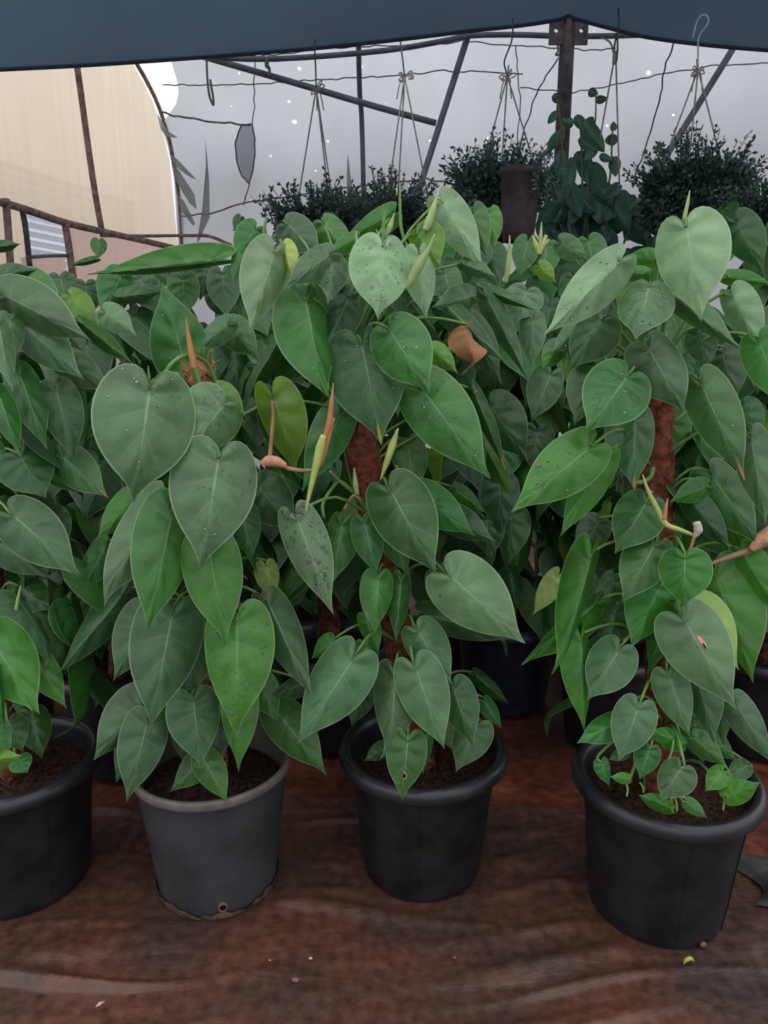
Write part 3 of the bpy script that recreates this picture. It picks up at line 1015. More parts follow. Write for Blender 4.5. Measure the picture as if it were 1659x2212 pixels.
# ---- overhead dark cloth (shade sheet), its far hem seen at the top of the picture
HEM = [(-420, 170), (-200, 156), (0, 146), (160, 138), (330, 127), (520, 113), (700, 98), (870, 80), (1010, 63), (1130, 50), (1205, 38),
       (1228, 30), (1250, 38), (1320, 57), (1400, 76), (1520, 92), (1659, 104), (1850, 116), (2100, 126)]
V, UVs, Fc = [], [], []
hx = catmull([np.array((x, y, 0)) for x, y in HEM], 90)
rows = 26
for i in range(rows + 1):
    t = i / rows
    for (x, y, _) in hx:
        e = at(x, y, 3.35)
        z = e.z + .30 * t + .02 * t * math.sin(e.x * 5 + t * 7)
        V.append((e.x, 3.35 - 1.45 * t, z)); UVs.append((e.x, 3.35 - 1.45 * t))
mh = len(hx)
for i in range(rows):
    for j in range(mh - 1):
        Fc.append((i * mh + j, i * mh + j + 1, (i + 1) * mh + j + 1, (i + 1) * mh + j))
o = wmesh('ceiling', V, Fc, M_CLOTH, uvs=UVs)
struct(o)
hp = [at(x, y + 3, 3.36) for x, y, _ in hx]
tube('hem', hp, .010, M_CLOTH, o, n=120, sides=6)

# ---- steel post with its top bracket
PF = 3.55
pb_, pt_ = at(1226, 450, PF), at(1228, 30, PF)
post = empty('steel_post', (pt_.x, PF, 0), 'dark rusty steel post with a bolted bracket plate at its top', 'post')
tube('shaft', [(pt_.x, PF, 0), (pt_.x, PF, 1.4), (pt_.x, PF, pt_.z + .12)], .032, M_RUST, post, n=6, sides=20)
for sx in (-1, 1):
    # plate with a bolt hole: built as a ring of quads round the hole
    c = at(1228 + sx * 27, 70, PF - .035)
    hw, hh, rh, th = .029, .047, .009, .006
    V, Fc = [], []
    K = 24
    for d in (-th, th):
        for k in range(K):
            a = 2 * PI * k / K
            V.append((c.x + rh * math.cos(a), c.y + d, c.z + .006 + rh * math.sin(a)))
        for k in range(K):
            a = 2 * PI * k / K
            s = 1 / max(abs(math.cos(a)), abs(math.sin(a)))
            V.append((c.x + hw * math.cos(a) * s, c.y + d, c.z + hh * math.sin(a) * s))
    for k in range(K):
        k2 = (k + 1) % K
        Fc += [(k, k2, K + k2, K + k), (2 * K + k, 3 * K + k, 3 * K + k2, 2 * K + k2), (k, 2 * K + k, 2 * K + k2, k2), (K + k, K + k2, 3 * K + k2, 3 * K + k)]
    wmesh('bracket_plate', V, Fc, M_RUST, post, smooth=False)
for sx in (-1, 1):
    c = at(1228 + sx * 12, 40, PF - .02)
    V, Fc = lathe_data([(0.0, -.02), (.012, -.02), (.014, 0), (.012, .02), (0, .02)], 16)
    wmesh('bolt', [(c.x + v[0], c.y + v[2], c.z + v[1]) for v in V], Fc, M_RUST, post)
V, Fc = tube_data([at(1205, 95, PF - .02), at(1205, 112, PF - .02), at(1200, 118, PF - .02), at(1207, 119, PF - .02)], .004, 10, 6)
wmesh('shackle', V, Fc, M_WIRE, post)
tube('dirt_patch', [(pt_.x - .004, PF - .030, at(0, 260, PF).z), (pt_.x - .002, PF - .030, at(0, 310, PF).z)], [.006, .009, .005], M_RUSTB, post, n=6)


def frame_pipe(pts, F, w, label, name='frame_pipe', Fs=None, mat=None):
    P = [at(x, y, (Fs[i] if Fs else F)) for i, (x, y) in enumerate(pts)]
    sc = scale_at(P[0])
    o = tube(name, P, w * sc / 2, mat or M_PIPE, None, n=24, sides=12)
    return tag(o, label, 'frame pipe')


frame_pipe([(425, 118), (640, 180), (800, 227), (942, 266)], 4.5, 13, 'straight grey steel brace sloping down to the right, high on the left of the net')
frame_pipe([(1018, 55), (975, 190), (940, 300), (895, 440), (870, 520)], 4.45, 14, 'grey steel brace leaning left, just left of the rusty post')
frame_pipe([(1600, 78), (1500, 240), (1425, 360), (1360, 470)], 4.3, 14, 'grey steel brace leaning left, at the right behind the hanging baskets')
frame_pipe([(430, 122), (560, 128), (700, 121), (850, 107), (960, 88), (1015, 77), (1110, 75), (1215, 78), (1300, 78), (1410, 74), (1520, 64)], 4.4, 11,
           'thin curved horizontal steel rail running just below the cloth hem')
P = [at(774, 60, 5.0), at(777, 200, 5.35), at(784, 350, 5.5)]
P.append(Vector((P[-1].x + .03, 5.5, 0)))
o = tube('hoop_post', P, 11 * scale_at(P[1]) / 2, M_PIPE, None, n=24, sides=12)
tag(o, 'upright dark steel hoop post standing against the net, left of the middle', 'post')

# little wires hanging in front of the net
o = tube('wire_hook', [at(x, y, 4.35) for x, y in ((446, 125), (448, 170), (452, 205), (460, 226), (461, 215), (454, 172))], .006, M_WIRE, None, n=30, sides=6)
tag(o, 'long dark wire hook hanging from the rail at the upper left', 'wire hook')
o = tube('wire_loop', [at(x, y, 4.38) for x, y in ((579, 125), (576, 140), (582, 150), (581, 165))], [.010, .012, .008, .006], M_WIRE, None, n=16, sides=6)
tag(o, 'short black tie dangling from the rail beside the long wire hook', 'wire')

# ================================================================== HANGING BASKETS


def bush_mesh(c, rx, ry, rz, nleaf, nsprig, ls, seed, parent, mat=None, up=.5, name='foliage'):
    r = np.random.default_rng(seed)
    V, UVs, Fc = [], [], []

    def small(P, d, nn, Ls):
        d = d / np.linalg.norm(d); nn = nn - d * nn.dot(d); nn = nn / (np.linalg.norm(nn) + 1e-9); s = np.cross(d, nn)
        b = len(V)
        V.extend([P, P + d * Ls * .5 + s * Ls * .24 + nn * Ls * .05, P + d * Ls, P + d * Ls * .5 - s * Ls * .24 + nn * Ls * .05])
        UVs.extend([(.5, 0), (.8, .5), (.5, 1), (.2, .5)])
        Fc.extend([(b, b + 1, b + 2), (b, b + 2, b + 3)])
    for _ in range(nleaf):
        d = r.normal(size=3); d /= np.sum(np.abs(d) ** 4) ** .25
        q = r.uniform(.45, 1.0)
        P = np.array(c) + d * np.array((rx, ry, rz)) * q
        small(P, d + r.normal(size=3) * .8, r.normal(size=3) + np.array((0, 0, .8)), ls * r.uniform(.7, 1.3))
    for _ in range(nsprig):
        d = r.normal(size=3); d[2] = abs(d[2]) * .8 + .1; d /= np.linalg.norm(d)
        P = np.array(c) + d * np.array((rx, ry, rz)) * .8
        dr_ = d + np.array((0, 0, up)); dr_ /= np.linalg.norm(dr_)
        ln = ls * r.uniform(2.5, 6.5)
        for k in range(9):
            q = P + dr_ * ln * k / 8 + np.array((0, 0, -.1)) * 0
            for s_ in (0, 1):
                small(q, dr_ * .7 + r.normal(size=3) * .7, r.normal(size=3), ls * r.uniform(.6, 1.0))
        b = len(V)
        s = np.cross(dr_, [0.2, 1, 0.1]); s = s / np.linalg.norm(s) * .0012; s2 = np.cross(dr_, s / .0012) * .0012
        for q in (P, P + dr_ * ln):
            V.extend([q + s, q - s * .5 + s2, q - s * .5 - s2]); UVs.extend([(.5, .5)] * 3)
        for k in range(3):
            k2 = (k + 1) % 3
            Fc.append((b + k, b + k2, b + 3 + k2, b + 3 + k))
    o = wmesh(name, V, Fc, mat or M_BUSH, parent, uvs=UVs)
    return o


def basket(cx, cy, F, rpx, hpx, knot, top, ends, label, pot=True, potpx=None, seed=0, hook=None):
    c = at(cx, cy, F); sc = scale_at(c)
    root = empty('hanging_basket', (c.x, F, c.z - hpx * sc), label, 'hanging basket', 'small-leaved plants in hanging baskets')
    bush_mesh(c, rpx * sc, rpx * sc * .9, hpx * sc * .8, 9000, 170, 14 * sc, seed, root)
    pr, ph = rpx * .72 * sc, hpx * 1.05 * sc
    V, Fc = lathe_data([(pr * .62, -ph), (pr * .66, -ph + .004), (pr * .92, -.02), (pr, -.018), (pr * 1.02, 0), (pr * .96, .002), (pr * .9, -.04), (0, -.045)], 40)
    wmesh('pot', [(c.x + v[0], c.y + v[1], c.z - hpx * .15 * sc + v[2]) for v in V], Fc, M_POTR, root)
    if knot:
        K = at(*knot, F)
        for e in ends:
            E = at(*e, F)
            dx = E.x - K.x
            E2 = Vector((E.x, F + random.uniform(-.05, .05), E.z))
            tube('cord', [K, K.lerp(E2, .5), E2], 3.2 * sc / 2, M_CORD, root, n=8, sides=6)
        lst = []
        r = random.Random(seed)
        for _ in range(7):
            a = r.uniform(0, 6.28); q = r.uniform(8, 20) * sc
            d = Vector((math.cos(a) * q, r.uniform(-.01, .01), math.sin(a) * q))
            lst.append(([K + d * .1, K + d * .7 + Vector((0, 0, .008)), K + d * 1.0, K + d * .4 - Vector((0, 0, .008))], 2.6 * sc / 2))
        for _ in range(2):
            a = r.uniform(-.6, .6)
            lst.append(([K, K + Vector((math.sin(a) * 18 * sc, -.005, -14 * sc)), K + Vector((math.sin(a) * 30 * sc, -.01, -44 * sc))], 2.6 * sc / 2))
        tubes('knot', lst, M_CORD, root, sides=5, n=10)
        T = [at(x, y, F) for x, y in top]
        o = tube('hanging_hook', T + [K], 3.4 * sc / 2, M_WIRE if not hook else hook, root, n=24, sides=6)
    return root


basket(690, 505, 3.15, 88, 52, (683, 190), [(681, 85), (680, 110), (682, 150)], [(641, 460), (716, 470), (722, 462)],
       'hanging basket with dark small-leaved bush, the leftmost of the hanging baskets', seed=1)
basket(842, 490, 3.70, 60, 48, (874, 165), [(866, 66), (865, 90), (870, 130)], [(833, 460), (858, 455), (930, 455)],
       'hanging basket with dark small-leaved bush, mostly hidden behind the middle plant top', seed=2)
b3 = basket(1075, 430, 2.98, 84, 72, (1096, 165), [(1108, 40), (1106, 85), (1090, 130), (1092, 150)], [(1045, 350), (1084, 356), (1152, 372)],
            'hanging basket with dark bush and brown pot, left of the rusty post', seed=3)
b5 = basket(1500, 430, 2.92, 102, 84, (1508, 150), [(1496, 82), (1508, 40), (1524, 32), (1530, 48), (1510, 78), (1508, 110)], [(1432, 352), (1478, 358), (1545, 345)],
            'hanging basket with the largest dark bush, right of the rusty post', seed=5, hook=M_WIREP)
basket(1660, 485, 2.62, 60, 48, None, None, None, 'hanging basket with dark bush cut off by the right frame edge', seed=6)
# brown pot seen at the right of basket 3
c = at(1122, 445, 2.74); sc = scale_at(c)
root = empty('hanging_pot', (c.x, 2.74, c.z - 70 * sc), 'dark brown hanging pot beside the bushy basket left of the post', 'hanging pot')
V, Fc = lathe_data([(30 * sc, -74 * sc), (32 * sc, -72 * sc), (38 * sc, -20 * sc), (42 * sc, 58 * sc), (46 * sc, 60 * sc), (46 * sc, 74 * sc), (42 * sc, 75 * sc), (40 * sc, 60 * sc), (0, 58 * sc)], 40)
wmesh('pot', [(c.x + v[0], c.y + v[1], c.z + v[2]) for v in V], Fc, M_POTR, root)
bush_mesh((c.x + 30 * sc, c.y - .01, c.z + 40 * sc), 30 * sc, .05, 60 * sc, 120, 14, 13 * sc, 77, root, up=-1.2, name='trailing_foliage')
# two plain cord sets hanging right of the post
K = at(1330, 110, 3.2); sc = scale_at(K)
root = empty('cord_sling', K, 'loose cord sling on a wire hook just right of the rusty post', 'cord sling')
for e in ((1296, 300), (1338, 400)):
    E = at(*e, 3.2); tube('cord', [K, K.lerp(E, .5), E], 3.6 * sc / 2, M_CORD, root, n=8, sides=6)
tube('hook', [at(x, y, 3.2) for x, y in ((1336, 18), (1336, 60), (1328, 95), (1325, 135), (1332, 130), (1334, 90), (1330, 72))], 4 * sc / 2, M_WIRE, root, n=30, sides=6)
tube('tie', [at(x, y, 3.2) for x, y in ((1298, 80), (1318, 92), (1326, 118), (1326, 138))], [1.5 * sc, 2 * sc, 2.6 * sc, 4 * sc], M_CORD, root, n=16, sides=6)

# ---- tall climber by the post
clb = Plant('climbing_plant', at(1262, 450, 3.3).x, 3.3, 'tall dark leafy climber growing in front of the rusty steel post', None, 'climbing plant',
            pole_top=(at(1262, 300, 3.3).x, 3.3, 1.9), pole_base_z=.25)
make_pot(clb, .17, .28, .12, 'black', 40)
for pts in ([(1262, 620), (1268, 440), (1274, 330), (1286, 260), (1287, 200)], [(1290, 620), (1300, 470), (1318, 380), (1322, 300), (1325, 265)],
            [(1240, 600), (1225, 440), (1215, 330), (1208, 240), (1200, 205)], [(1262, 600), (1258, 400), (1255, 300), (1250, 255)],
            [(1330, 600), (1390, 430), (1415, 370), (1430, 320)]):
    q = [at(x, y, 3.28) for x, y in pts]
    q = [Vector((clb.X + .02 * (pts[0][0] - 1270) / 30, 3.3, .22))] + q
    tube('stem', q, [.007, .005, .004, .0025], M_STEM, clb.root, n=30, sides=6)
CL = [(1205, 240, 1183, 268, 9), (1214, 280, 1181, 322, 10), (1208, 303, 1163, 345, 8), (1204, 345, 1150, 420, 9), (1216, 325, 1196, 412, 15),
      (1244, 250, 1268, 284, 12), (1262, 262, 1306, 330, 20), (1268, 270, 1282, 252, 11), (1252, 298, 1292, 330, 13), (1272, 196, 1292, 204, 10), (1287, 216, 1314, 212, 9),
      (1325, 282, 1325, 262, 8), (1322, 290, 1323, 316, 15), (1296, 335, 1322, 348, 9), (1328, 338, 1330, 382, 14), (1258, 325, 1272, 400, 19),
      (1236, 340, 1224, 425, 18), (1282, 350, 1302, 430, 22), (1192, 395, 1178, 445, 13), (1420, 330, 1426, 304, 7), (1432, 325, 1446, 327, 6),
      (1412, 345, 1420, 355, 9), (1290, 320, 1262, 345, 12), (1238, 270, 1215, 262, 12), (1195, 205, 1215, 222, 10), (1244, 330, 1285, 372, 16),
      (1225, 445, 1262, 560, 16), (1270, 440, 1252, 560, 18), (1320, 410, 1345, 470, 25), (1230, 390, 1255, 470, 20)]
for x0, y0, x1, y1, w in CL:
    hero(clb, x0, y0, x1, y1, w * 1.05, w * .92, random.uniform(-.08, .03), M_IVY, shape=SLIM, petiole=False, tilt=random.uniform(-.1, .5), wave=.06, res=(14, 4), F=3.3)
for _ in range(64):
    x0, y0 = random.uniform(1185, 1420), random.uniform(390, 570)
    a = random.uniform(-.9, .9); q = random.uniform(38, 75)
    hero(clb, x0, y0, x0 + q * math.sin(a), y0 + q * math.cos(a), q * random.uniform(.26, .42), q * random.uniform(.26, .42), random.uniform(-.10, .10), M_IVY,
         shape=random.choice((OUTL, SLIM, SLIM)), petiole=False, tilt=random.uniform(0, .6), wave=.08, res=(14, 4), F=3.32)

# ================================================================== FRONT PLANTS
GRP = 'front row of climbing heart-leaf plants in big pots'
# ---- plant A: worn grey pot
A = Plant('potted_philodendron', *POTS['A'][:2], 'heart-leaf climber in the worn grey pot, orange shoot above its bare coir pole top', GRP,
          pole_top=tuple(at(428, 780, 1.44)))
pa = make_pot(A, .168, .300, .125, 'grey')
# scuffed lower edge and drain hole of the grey pot
V, Fc = [], []
K = 60
for i, zz in enumerate((.004, .012, .020, .030)):
    for k in range(K):
        a = 2 * PI * k / K
        hz = zz * (.75 + .3 * math.sin(a * 5) * math.sin(a * 3 + 1) + .12 * math.sin(a * 23)) if i else zz
        rr = .1258 + .0022 * min(1, zz / .02) + zz * .10
        V.append((A.X + rr * math.cos(a) * 1.004, A.F + rr * math.sin(a) * 1.004, hz))
for i in range(3):
    for k in range(K):
        Fc.append((i * K + k, i * K + (k + 1) % K, (i + 1) * K + (k + 1) % K, (i + 1) * K + k))
o = wmesh('scuffed_edge', V, Fc, M_SCUFF, pa); o['label'] = 'scuffed brown lower edge'
hp_ = Vector((.30, -1, 0)).normalized()
c = Vector((A.X, A.F, .034)) + hp_ * .131
s_ = Vector((-hp_.y, hp_.x, 0))
V, Fc = [], []
for (rr, d) in ((.011, -.002), (.010, .002), (.0065, .002), (.006, -.001)):
    for k in range(20):
        a = 2 * PI * k / 20
        V.append(c + s_ * (rr * math.cos(a)) + Vector((0, 0, rr * math.sin(a))) + hp_ * d)
for i in range(3):
    for k in range(20):
        Fc.append((i * 20 + k, i * 20 + (k + 1) % 20, (i + 1) * 20 + (k + 1) % 20, (i + 1) * 20 + k))
ring = wmesh('drain_hole', V, Fc, M_SCUFF, pa)
wmesh('hole_inside', [c + s_ * (.0068 * math.cos(2 * PI * k / 20)) + Vector((0, 0, .0068 * math.sin(2 * PI * k / 20))) + hp_ * .001 for k in range(20)],
      [tuple(range(20))], M_HOLE, ring)
coir_pole(A, .029, 420, red=False, seed=3)
H = hero
H(A, 322, 842, 289, 1085, 116, 114, -.20, 'p', bend=.10, drops=40, cup=.16, shape=ROUND, tipdrop=.1, petiole=False, tilt=.25)
H(A, 484, 872, 398, 985, 80, 66, -.13, 'p', drops=45, tilt=.4, petiole=False)
H(A, 471, 990, 434, 1233, 98, 96, -.19, 'p', drops=45, bend=.08)
H(A, 344, 1091, 209, 1304, 58, 70, -.11, 'p', curl=-.3)
H(A, 371, 1108, 317, 1368, 76, 70, -.16, 'm', cup=.2)
H(A, 449, 1180, 488, 1393, 66, 68, -.17, 'v')
H(A, 371, 1328, 324, 1572, 84, 82, -.165, 'g', cup=.2)
H(A, 510, 1342, 510, 1594, 74, 86, -.19, 'v', drops=70)
H(A, 580, 1308, 674, 1507, 44, 50, -.12, 'g')
H(A, 312, 1328, 245, 1472, 52, 60, -.10, 'g')
H(A, 262, 1285, 121, 1462, 36, 46, -.02, 'g')
H(A, 308, 1520, 201, 1642, 62, 50, -.12, 'g')
H(A, 317, 1562, 274, 1733, 52, 52, -.15, 'g')
H(A, 417, 1513, 434, 1659, 62, 58, -.14, 'g')
H(A, 512, 1480, 516, 1667, 40, 48, -.13, 'v')
H(A, 447, 1632, 366, 1712, 34, 36, -.10, 'm')
H(A, 440, 1640, 492, 1735, 32, 36, -.13, 'm')
H(A, 598, 1540, 706, 1674, 46, 52, -.04, 'm')
H(A, 556, 1050, 640, 1150, 55, 55, .02, 'd')
H(A, 228, 1180, 165, 1292, 30, 34, .0, 'm')
H(A, 290, 1075, 208, 1165, 36, 40, -.05, 'v')
H(A, 462, 1318, 374, 1368, 22, 24, -.11, 'd')
H(A, 575, 1222, 592, 1298, 30, 26, .0, 'l', label='small yellowing leaf')
H(A, 470, 842, 532, 900, 30, 30, -.08, 'y', petiole=False)
H(A, 590, 859, 640, 1022, 44, 62, -.12, 'y', shape=ROUND, petiole=False, label='bright lime leaf seen from below', tilt=-.2)
H(A, 735, 895, 652, 1062, 48, 46, .0, 'm')
H(A, 655, 1478, 588, 1500, 22, 26, -.05, 'd')
H(A, 300, 1590, 250, 1690, 40, 40, -.02, 'd')
H(A, 520, 1100, 545, 1210, 45, 40, -.06, 'd')
H(A, 470, 1090, 480, 1200, 45, 45, -.08, 'm')
H(A, 472, 1560, 462, 1652, 34, 34, -.08, 'd')
H(A, 405, 1560, 398, 1655, 34, 34, -.06, 'd')
H(A, 420, 1380, 400, 1520, 55, 50, -.09, 'g')
H(A, 560, 1470, 600, 1560, 35, 35, -.06, 'm')
# shoot, arching petioles
spindle(A, [(402, 686), (408, 730), (416, 775), (420, 796)], 1.36, [1.5, 11, 17, 15], M_ORANGE, 'orange-brown new shoot')
spindle(A, [(420, 794), (428, 818), (439, 850)], 1.36, [14, 13, 12], M_PET, name='shoot_stem')
stalk(A, [(326, 840, 1.235), (330, 828, 1.24), (352, 812, 1.28), (372, 784, 1.33), (400, 768, 1.36), (430, 772, 1.38), (452, 792, 1.40), (470, 830, 1.41), (476, 850, 1.42)], 10, M_PET)
stalk(A, [(324, 842, 1.235), (333, 822, 1.245), (352, 815, 1.27), (385, 826, 1.33), (410, 846, 1.38)], 9, M_PET)
stalk(A, [(362, 812, 1.30), (385, 808, 1.33), (404, 826, 1.36), (414, 842, 1.40)], 8, M_PET)
stalk(A, [(478, 868, 1.30), (470, 856, 1.33), (455, 846, 1.38)], 8, M_PET)
spindle(A, [(320, 790), (322, 815), (326, 840)], 1.25, [2, 7, 6], M_PET, name='leaf_spike')
# broken side stem with papery sheath, lime petiole in front of the lime leaf
Fq = 1.27
spindle(A, [(588, 866), (590, 900), (586, 950), (582, 995)], Fq, [7, 8, 9, 10], M_PETB, name='petiole', label='pinkish brown leaf stalk')
spindle(A, [(600, 1000), (625, 1012), (650, 1016), (676, 1016)], Fq, [10, 10, 9, 8], M_PETB, name='side_stem')
spindle(A, [(565, 1003), (580, 996), (598, 998), (618, 1006)], Fq - .004, [14, 26, 24, 12], M_PAPER, 'dry papery pink sheath')
spindle(A, [(567, 1000), (572, 1012)], Fq - .01, [10, 3], M_PAPER)
spindle(A, [(720, 827), (716, 870), (711, 915), (700, 950)], Fq + .01, [2, 10, 15, 13], M_ORANGE, 'orange-brown leaf spike')
spindle(A, [(722, 902), (710, 940), (700, 980), (690, 1010)], Fq + .012, [4, 12, 12, 6], M_ORANGE)
spindle(A, [(699, 940), (692, 965), (683, 1005), (670, 1060), (659, 1112)], Fq - .005, [13, 21, 17, 11, 2], M_SHEATH, 'yellow-green drooping leaf sheath')

# ---- plant B: middle black pot
B = Plant('potted_philodendron', *POTS['B'][:2], 'tall heart-leaf climber in the middle black pot, red-brown pole showing, dead brown leaf', GRP,
          pole_top=(-.072, 1.478, 1.12))
make_pot(B, .185, .300, .130)
coir_pole(B, .031, 160, seed=4)
H(B, 827, 532, 817, 688, 74, 66, -.15, 'q', drops=60, shape=ROUND, tipdrop=.1)
H(B, 592, 545, 540, 720, 62, 44, -.12, 'q')
H(B, 612, 530, 632, 608, 12, 28, -.09, 'l')
H(B, 660, 648, 703, 868, 84, 50, -.10, 'm', drops=20, curl=-.2)
H(B, 752, 640, 688, 787, 36, 48, -.05, 'd')
H(B, 842, 716, 930, 850, 66, 72, -.14, 'm', drops=25)
H(B, 780, 742, 825, 962, 94, 90, -.11, 't', drops=45, label='deep green leaf with a yellowing tip')
H(B, 912, 843, 1060, 1035, 72, 74, -.13, 'm', drops=75)
H(B, 1025, 850, 1093, 1015, 22, 24, -.09, 'o', label='leaf with an orange tip')
H(B, 1042, 955, 1110, 1078, 26, 28, -.02, 'v')
H(B, 712, 548, 612, 620, 34, 38, -.08, 'g', drops=25, tilt=.6)
H(B, 715, 555, 716, 650, 45, 40, -.07, 'g', drops=20, tilt=.6)
H(B, 840, 462, 735, 525, 26, 36, .04, 'v', tilt=-.2)
H(B, 768, 512, 708, 550, 18, 24, .0, 'v')
H(B, 900, 505, 952, 579, 34, 52, -.04, 'y', label='yellow-green young leaf')
H(B, 955, 438, 1046, 583, 42, 44, .03, 'q', drops=20)
H(B, 1022, 456, 1050, 558, 22, 32, .08, 'm')
H(B, 1058, 458, 1068, 540, 18, 26, .12, 'v')
H(B, 1020, 640, 930, 665, 34, 30, .03, 'g', tilt=.9)
H(B, 958, 655, 1093, 785, 40, 28, -.02, 'g')
H(B, 905, 548, 921, 692, 42, 34, -.07, 'q')
H(B, 1006, 708, 1030, 796, 46, 32, -.075, 'k', wave=.55, cup=.5, label='dead brown curled leaf', curl=.6)
H(B, 935, 755, 990, 808, 22, 26, -.07, 'y')
H(B, 1000, 570, 1075, 600, 20, 22, .0, 'g', tilt=.8)
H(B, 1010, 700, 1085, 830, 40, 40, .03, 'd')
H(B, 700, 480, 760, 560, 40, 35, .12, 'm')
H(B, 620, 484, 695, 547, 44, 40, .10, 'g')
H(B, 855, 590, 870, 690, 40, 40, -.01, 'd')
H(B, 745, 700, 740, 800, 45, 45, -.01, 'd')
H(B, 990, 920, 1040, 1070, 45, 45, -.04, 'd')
H(B, 880, 960, 900, 1070, 40, 40, .0, 'm')
# lower half
H(B, 843, 1062, 943, 1242, 72, 78, -.14, 's', label='leaf with rusty spots along its edge', drops=6)
H(B, 905, 1068, 1027, 1158, 46, 46, -.08, 'm')
H(B, 958, 1120, 1073, 1172, 30, 46, -.04, 'g')
H(B, 985, 1058, 1048, 1107, 20, 20, .0, 'm')
H(B, 974, 1247, 1135, 1390, 76, 80, -.18, 'p', drops=6, cup=.14, dr=.004)
H(B, 642, 1124, 720, 1328, 50, 54, -.20, 'p', drops=90, dr=.0042, label='pale leaf covered in large water drops')
H(B, 738, 1132, 714, 1267, 34, 46, -.05, 'm')
H(B, 788, 1130, 813, 1245, 36, 36, -.09, 'm')
H(B, 840, 1140, 883, 1245, 34, 34, -.04, 'm')
H(B, 817, 1250, 808, 1370, 40, 36, -.12, 'm')
H(B, 866, 1258, 855, 1386, 28, 26, -.10, 'm')
H(B, 790, 1335, 819, 1416, 22, 26, -.08, 'v')
H(B, 760, 1425, 642, 1606, 66, 72, -.19, 'g', bend=.07)
H(B, 903, 1366, 977, 1484, 46, 52, -.13, 'g')
H(B, 898, 1446, 960, 1620, 58, 60, -.19, 'g')
H(B, 852, 1460, 843, 1640, 48, 56, -.165, 'g', curl=.5)
H(B, 978, 1488, 1022, 1614, 42, 48, -.15, 's', label='lower leaf with rusty spots along its edge')
SPOT = H(B, 880, 1600, 868, 1729, 46, 46, -.215, 'm', label='leaf over the rim with a small hole near its tip')
spot(SPOT, .46, .76, .0075, .7, M_PETB, 'brown_hole_edge'); spot(SPOT, .46, .76, .0042, .7, M_HOLE, 'hole', .0016)
H(B, 1030, 1568, 984, 1668, 44, 44, -.08, 'g')
H(B, 1048, 1517, 1084, 1574, 20, 18, -.06, 'm')
H(B, 1030, 1460, 1101, 1523, 20, 18, .05, 'd')
H(B, 925, 1330, 1122, 1382, 38, 40, .0, 'g')
H(B, 924, 1580, 914, 1674, 18, 16, -.12, 'm')
H(B, 718, 1384, 672, 1424, 24, 26, -.1, 'v')
H(B, 790, 1395, 802, 1480, 30, 26, -.10, 'm')
H(B, 832, 1615, 786, 1645, 20, 18, -.10, 'd')
H(B, 780, 1490, 760, 1570, 34, 34, -.05, 'd')
H(B, 950, 1240, 1000, 1330, 40, 40, -.06, 'd')
H(B, 950, 1550, 975, 1620, 25, 25, -.08, 'm')
spindle(B, [(939, 505), (925, 540), (905, 572), (888, 605), (876, 626)], 1.33, [2, 10, 24, 20, 6], M_SHEATHP, 'pale yellow-green unfurling leaf')
spindle(B, [(945, 418), (936, 450), (926, 480), (918, 498)], 1.42, [2, 14, 18, 14], M_SHEATHP, 'pale green rolled new leaf')
spindle(B, [(831, 454), (829, 480), (827, 530)], 1.36, [2, 9, 8], M_PET, name='leaf_spike')
spindle(B, [(852, 461), (842, 490), (832, 515)], 1.37, [2, 14, 6], M_SHEATHP, name='leaf_spike')
spindle(B, [(865, 395), (864, 440), (868, 500), (890, 560)], 1.50, [3, 7, 8, 8], M_PET, name='leaf_spike')
spindle(B, [(812, 495), (818, 508), (822, 525)], 1.37, [2, 5, 5], M_SHEATHP, name='leaf_spike')
spindle(B, [(769, 498), (770, 515), (770, 530)], 1.42, [2, 6, 5], M_SHEATHP, name='leaf_spike')
spindle(B, [(860, 925), (848, 960), (835, 1000), (822, 1036)], 1.335, [4, 18, 14, 3], M_SHEATH, 'yellow-green furled leaf hanging from a leaf tip')
spindle(B, [(765, 1010), (768, 1045), (772, 1068)], 1.40, [3, 13, 10], M_SHEATHP)
spindle(B, [(857, 1005), (860, 1030), (856, 1060)], 1.45, [8, 10, 5], M_ORANGE)
stalk(B, [(700, 1120, 1.36), (697, 1090, 1.37), (712, 1062, 1.39), (735, 1040, 1.42), (760, 1060, 1.43), (788, 1090, 1.44), (800, 1130, 1.45)], 8, M_PET, 'side_stem')
stalk(B, [(712, 1018, 1.38), (740, 1045, 1.40), (770, 1072, 1.42), (795, 1110, 1.44)], 7, M_PET, 'side_stem')
spindle(B, [(744, 1100), (752, 1085), (765, 1070), (780, 1082)], 1.40, [7, 6, 6, 4], M_ORANGE, 'red-orange tie on the pole', name='tie')

# ---- plant C: right black pot
C = Plant('potted_philodendron', *POTS['C'][:2], 'heart-leaf climber in the rightmost front black pot, small new leaves on its soil', GRP,
          pole_top=(.490, 1.362, 1.10))
make_pot(C, .187, .305, .136)
coir_pole(C, .030, 160, seed=5)
H(C, 1481, 490, 1514, 692, 76, 86, -.12, 'q', tipdrop=.1, bend=.07)
H(C, 1338, 562, 1173, 728, 52, 56, -.10, 'q', drops=25)
H(C, 1400, 618, 1373, 734, 60, 68, -.14, 'g', drops=60, cup=.2, tilt=.6)
H(C, 1452, 640, 1603, 756, 30, 38, -.09, 'g')
H(C, 1382, 600, 1345, 720, 40, 36, -.02, 'y', tilt=-.2)
H(C, 1417, 560, 1345, 556, 24, 22, -.04, 'v')
H(C, 1395, 590, 1325, 590, 18, 20, -.06, 'v')
H(C, 1582, 640, 1647, 768, 34, 46, -.05, 'q')
H(C, 1575, 600, 1672, 614, 18, 22, .0, 'v')
H(C, 1640, 740, 1695, 885, 46, 46, -.11, 'v')
H(C, 1400, 752, 1481, 892, 68, 62, -.12, 'g', cup=.25, wave=.1)
H(C, 1355, 812, 1264, 935, 74, 76, -.145, 'm', drops=40)
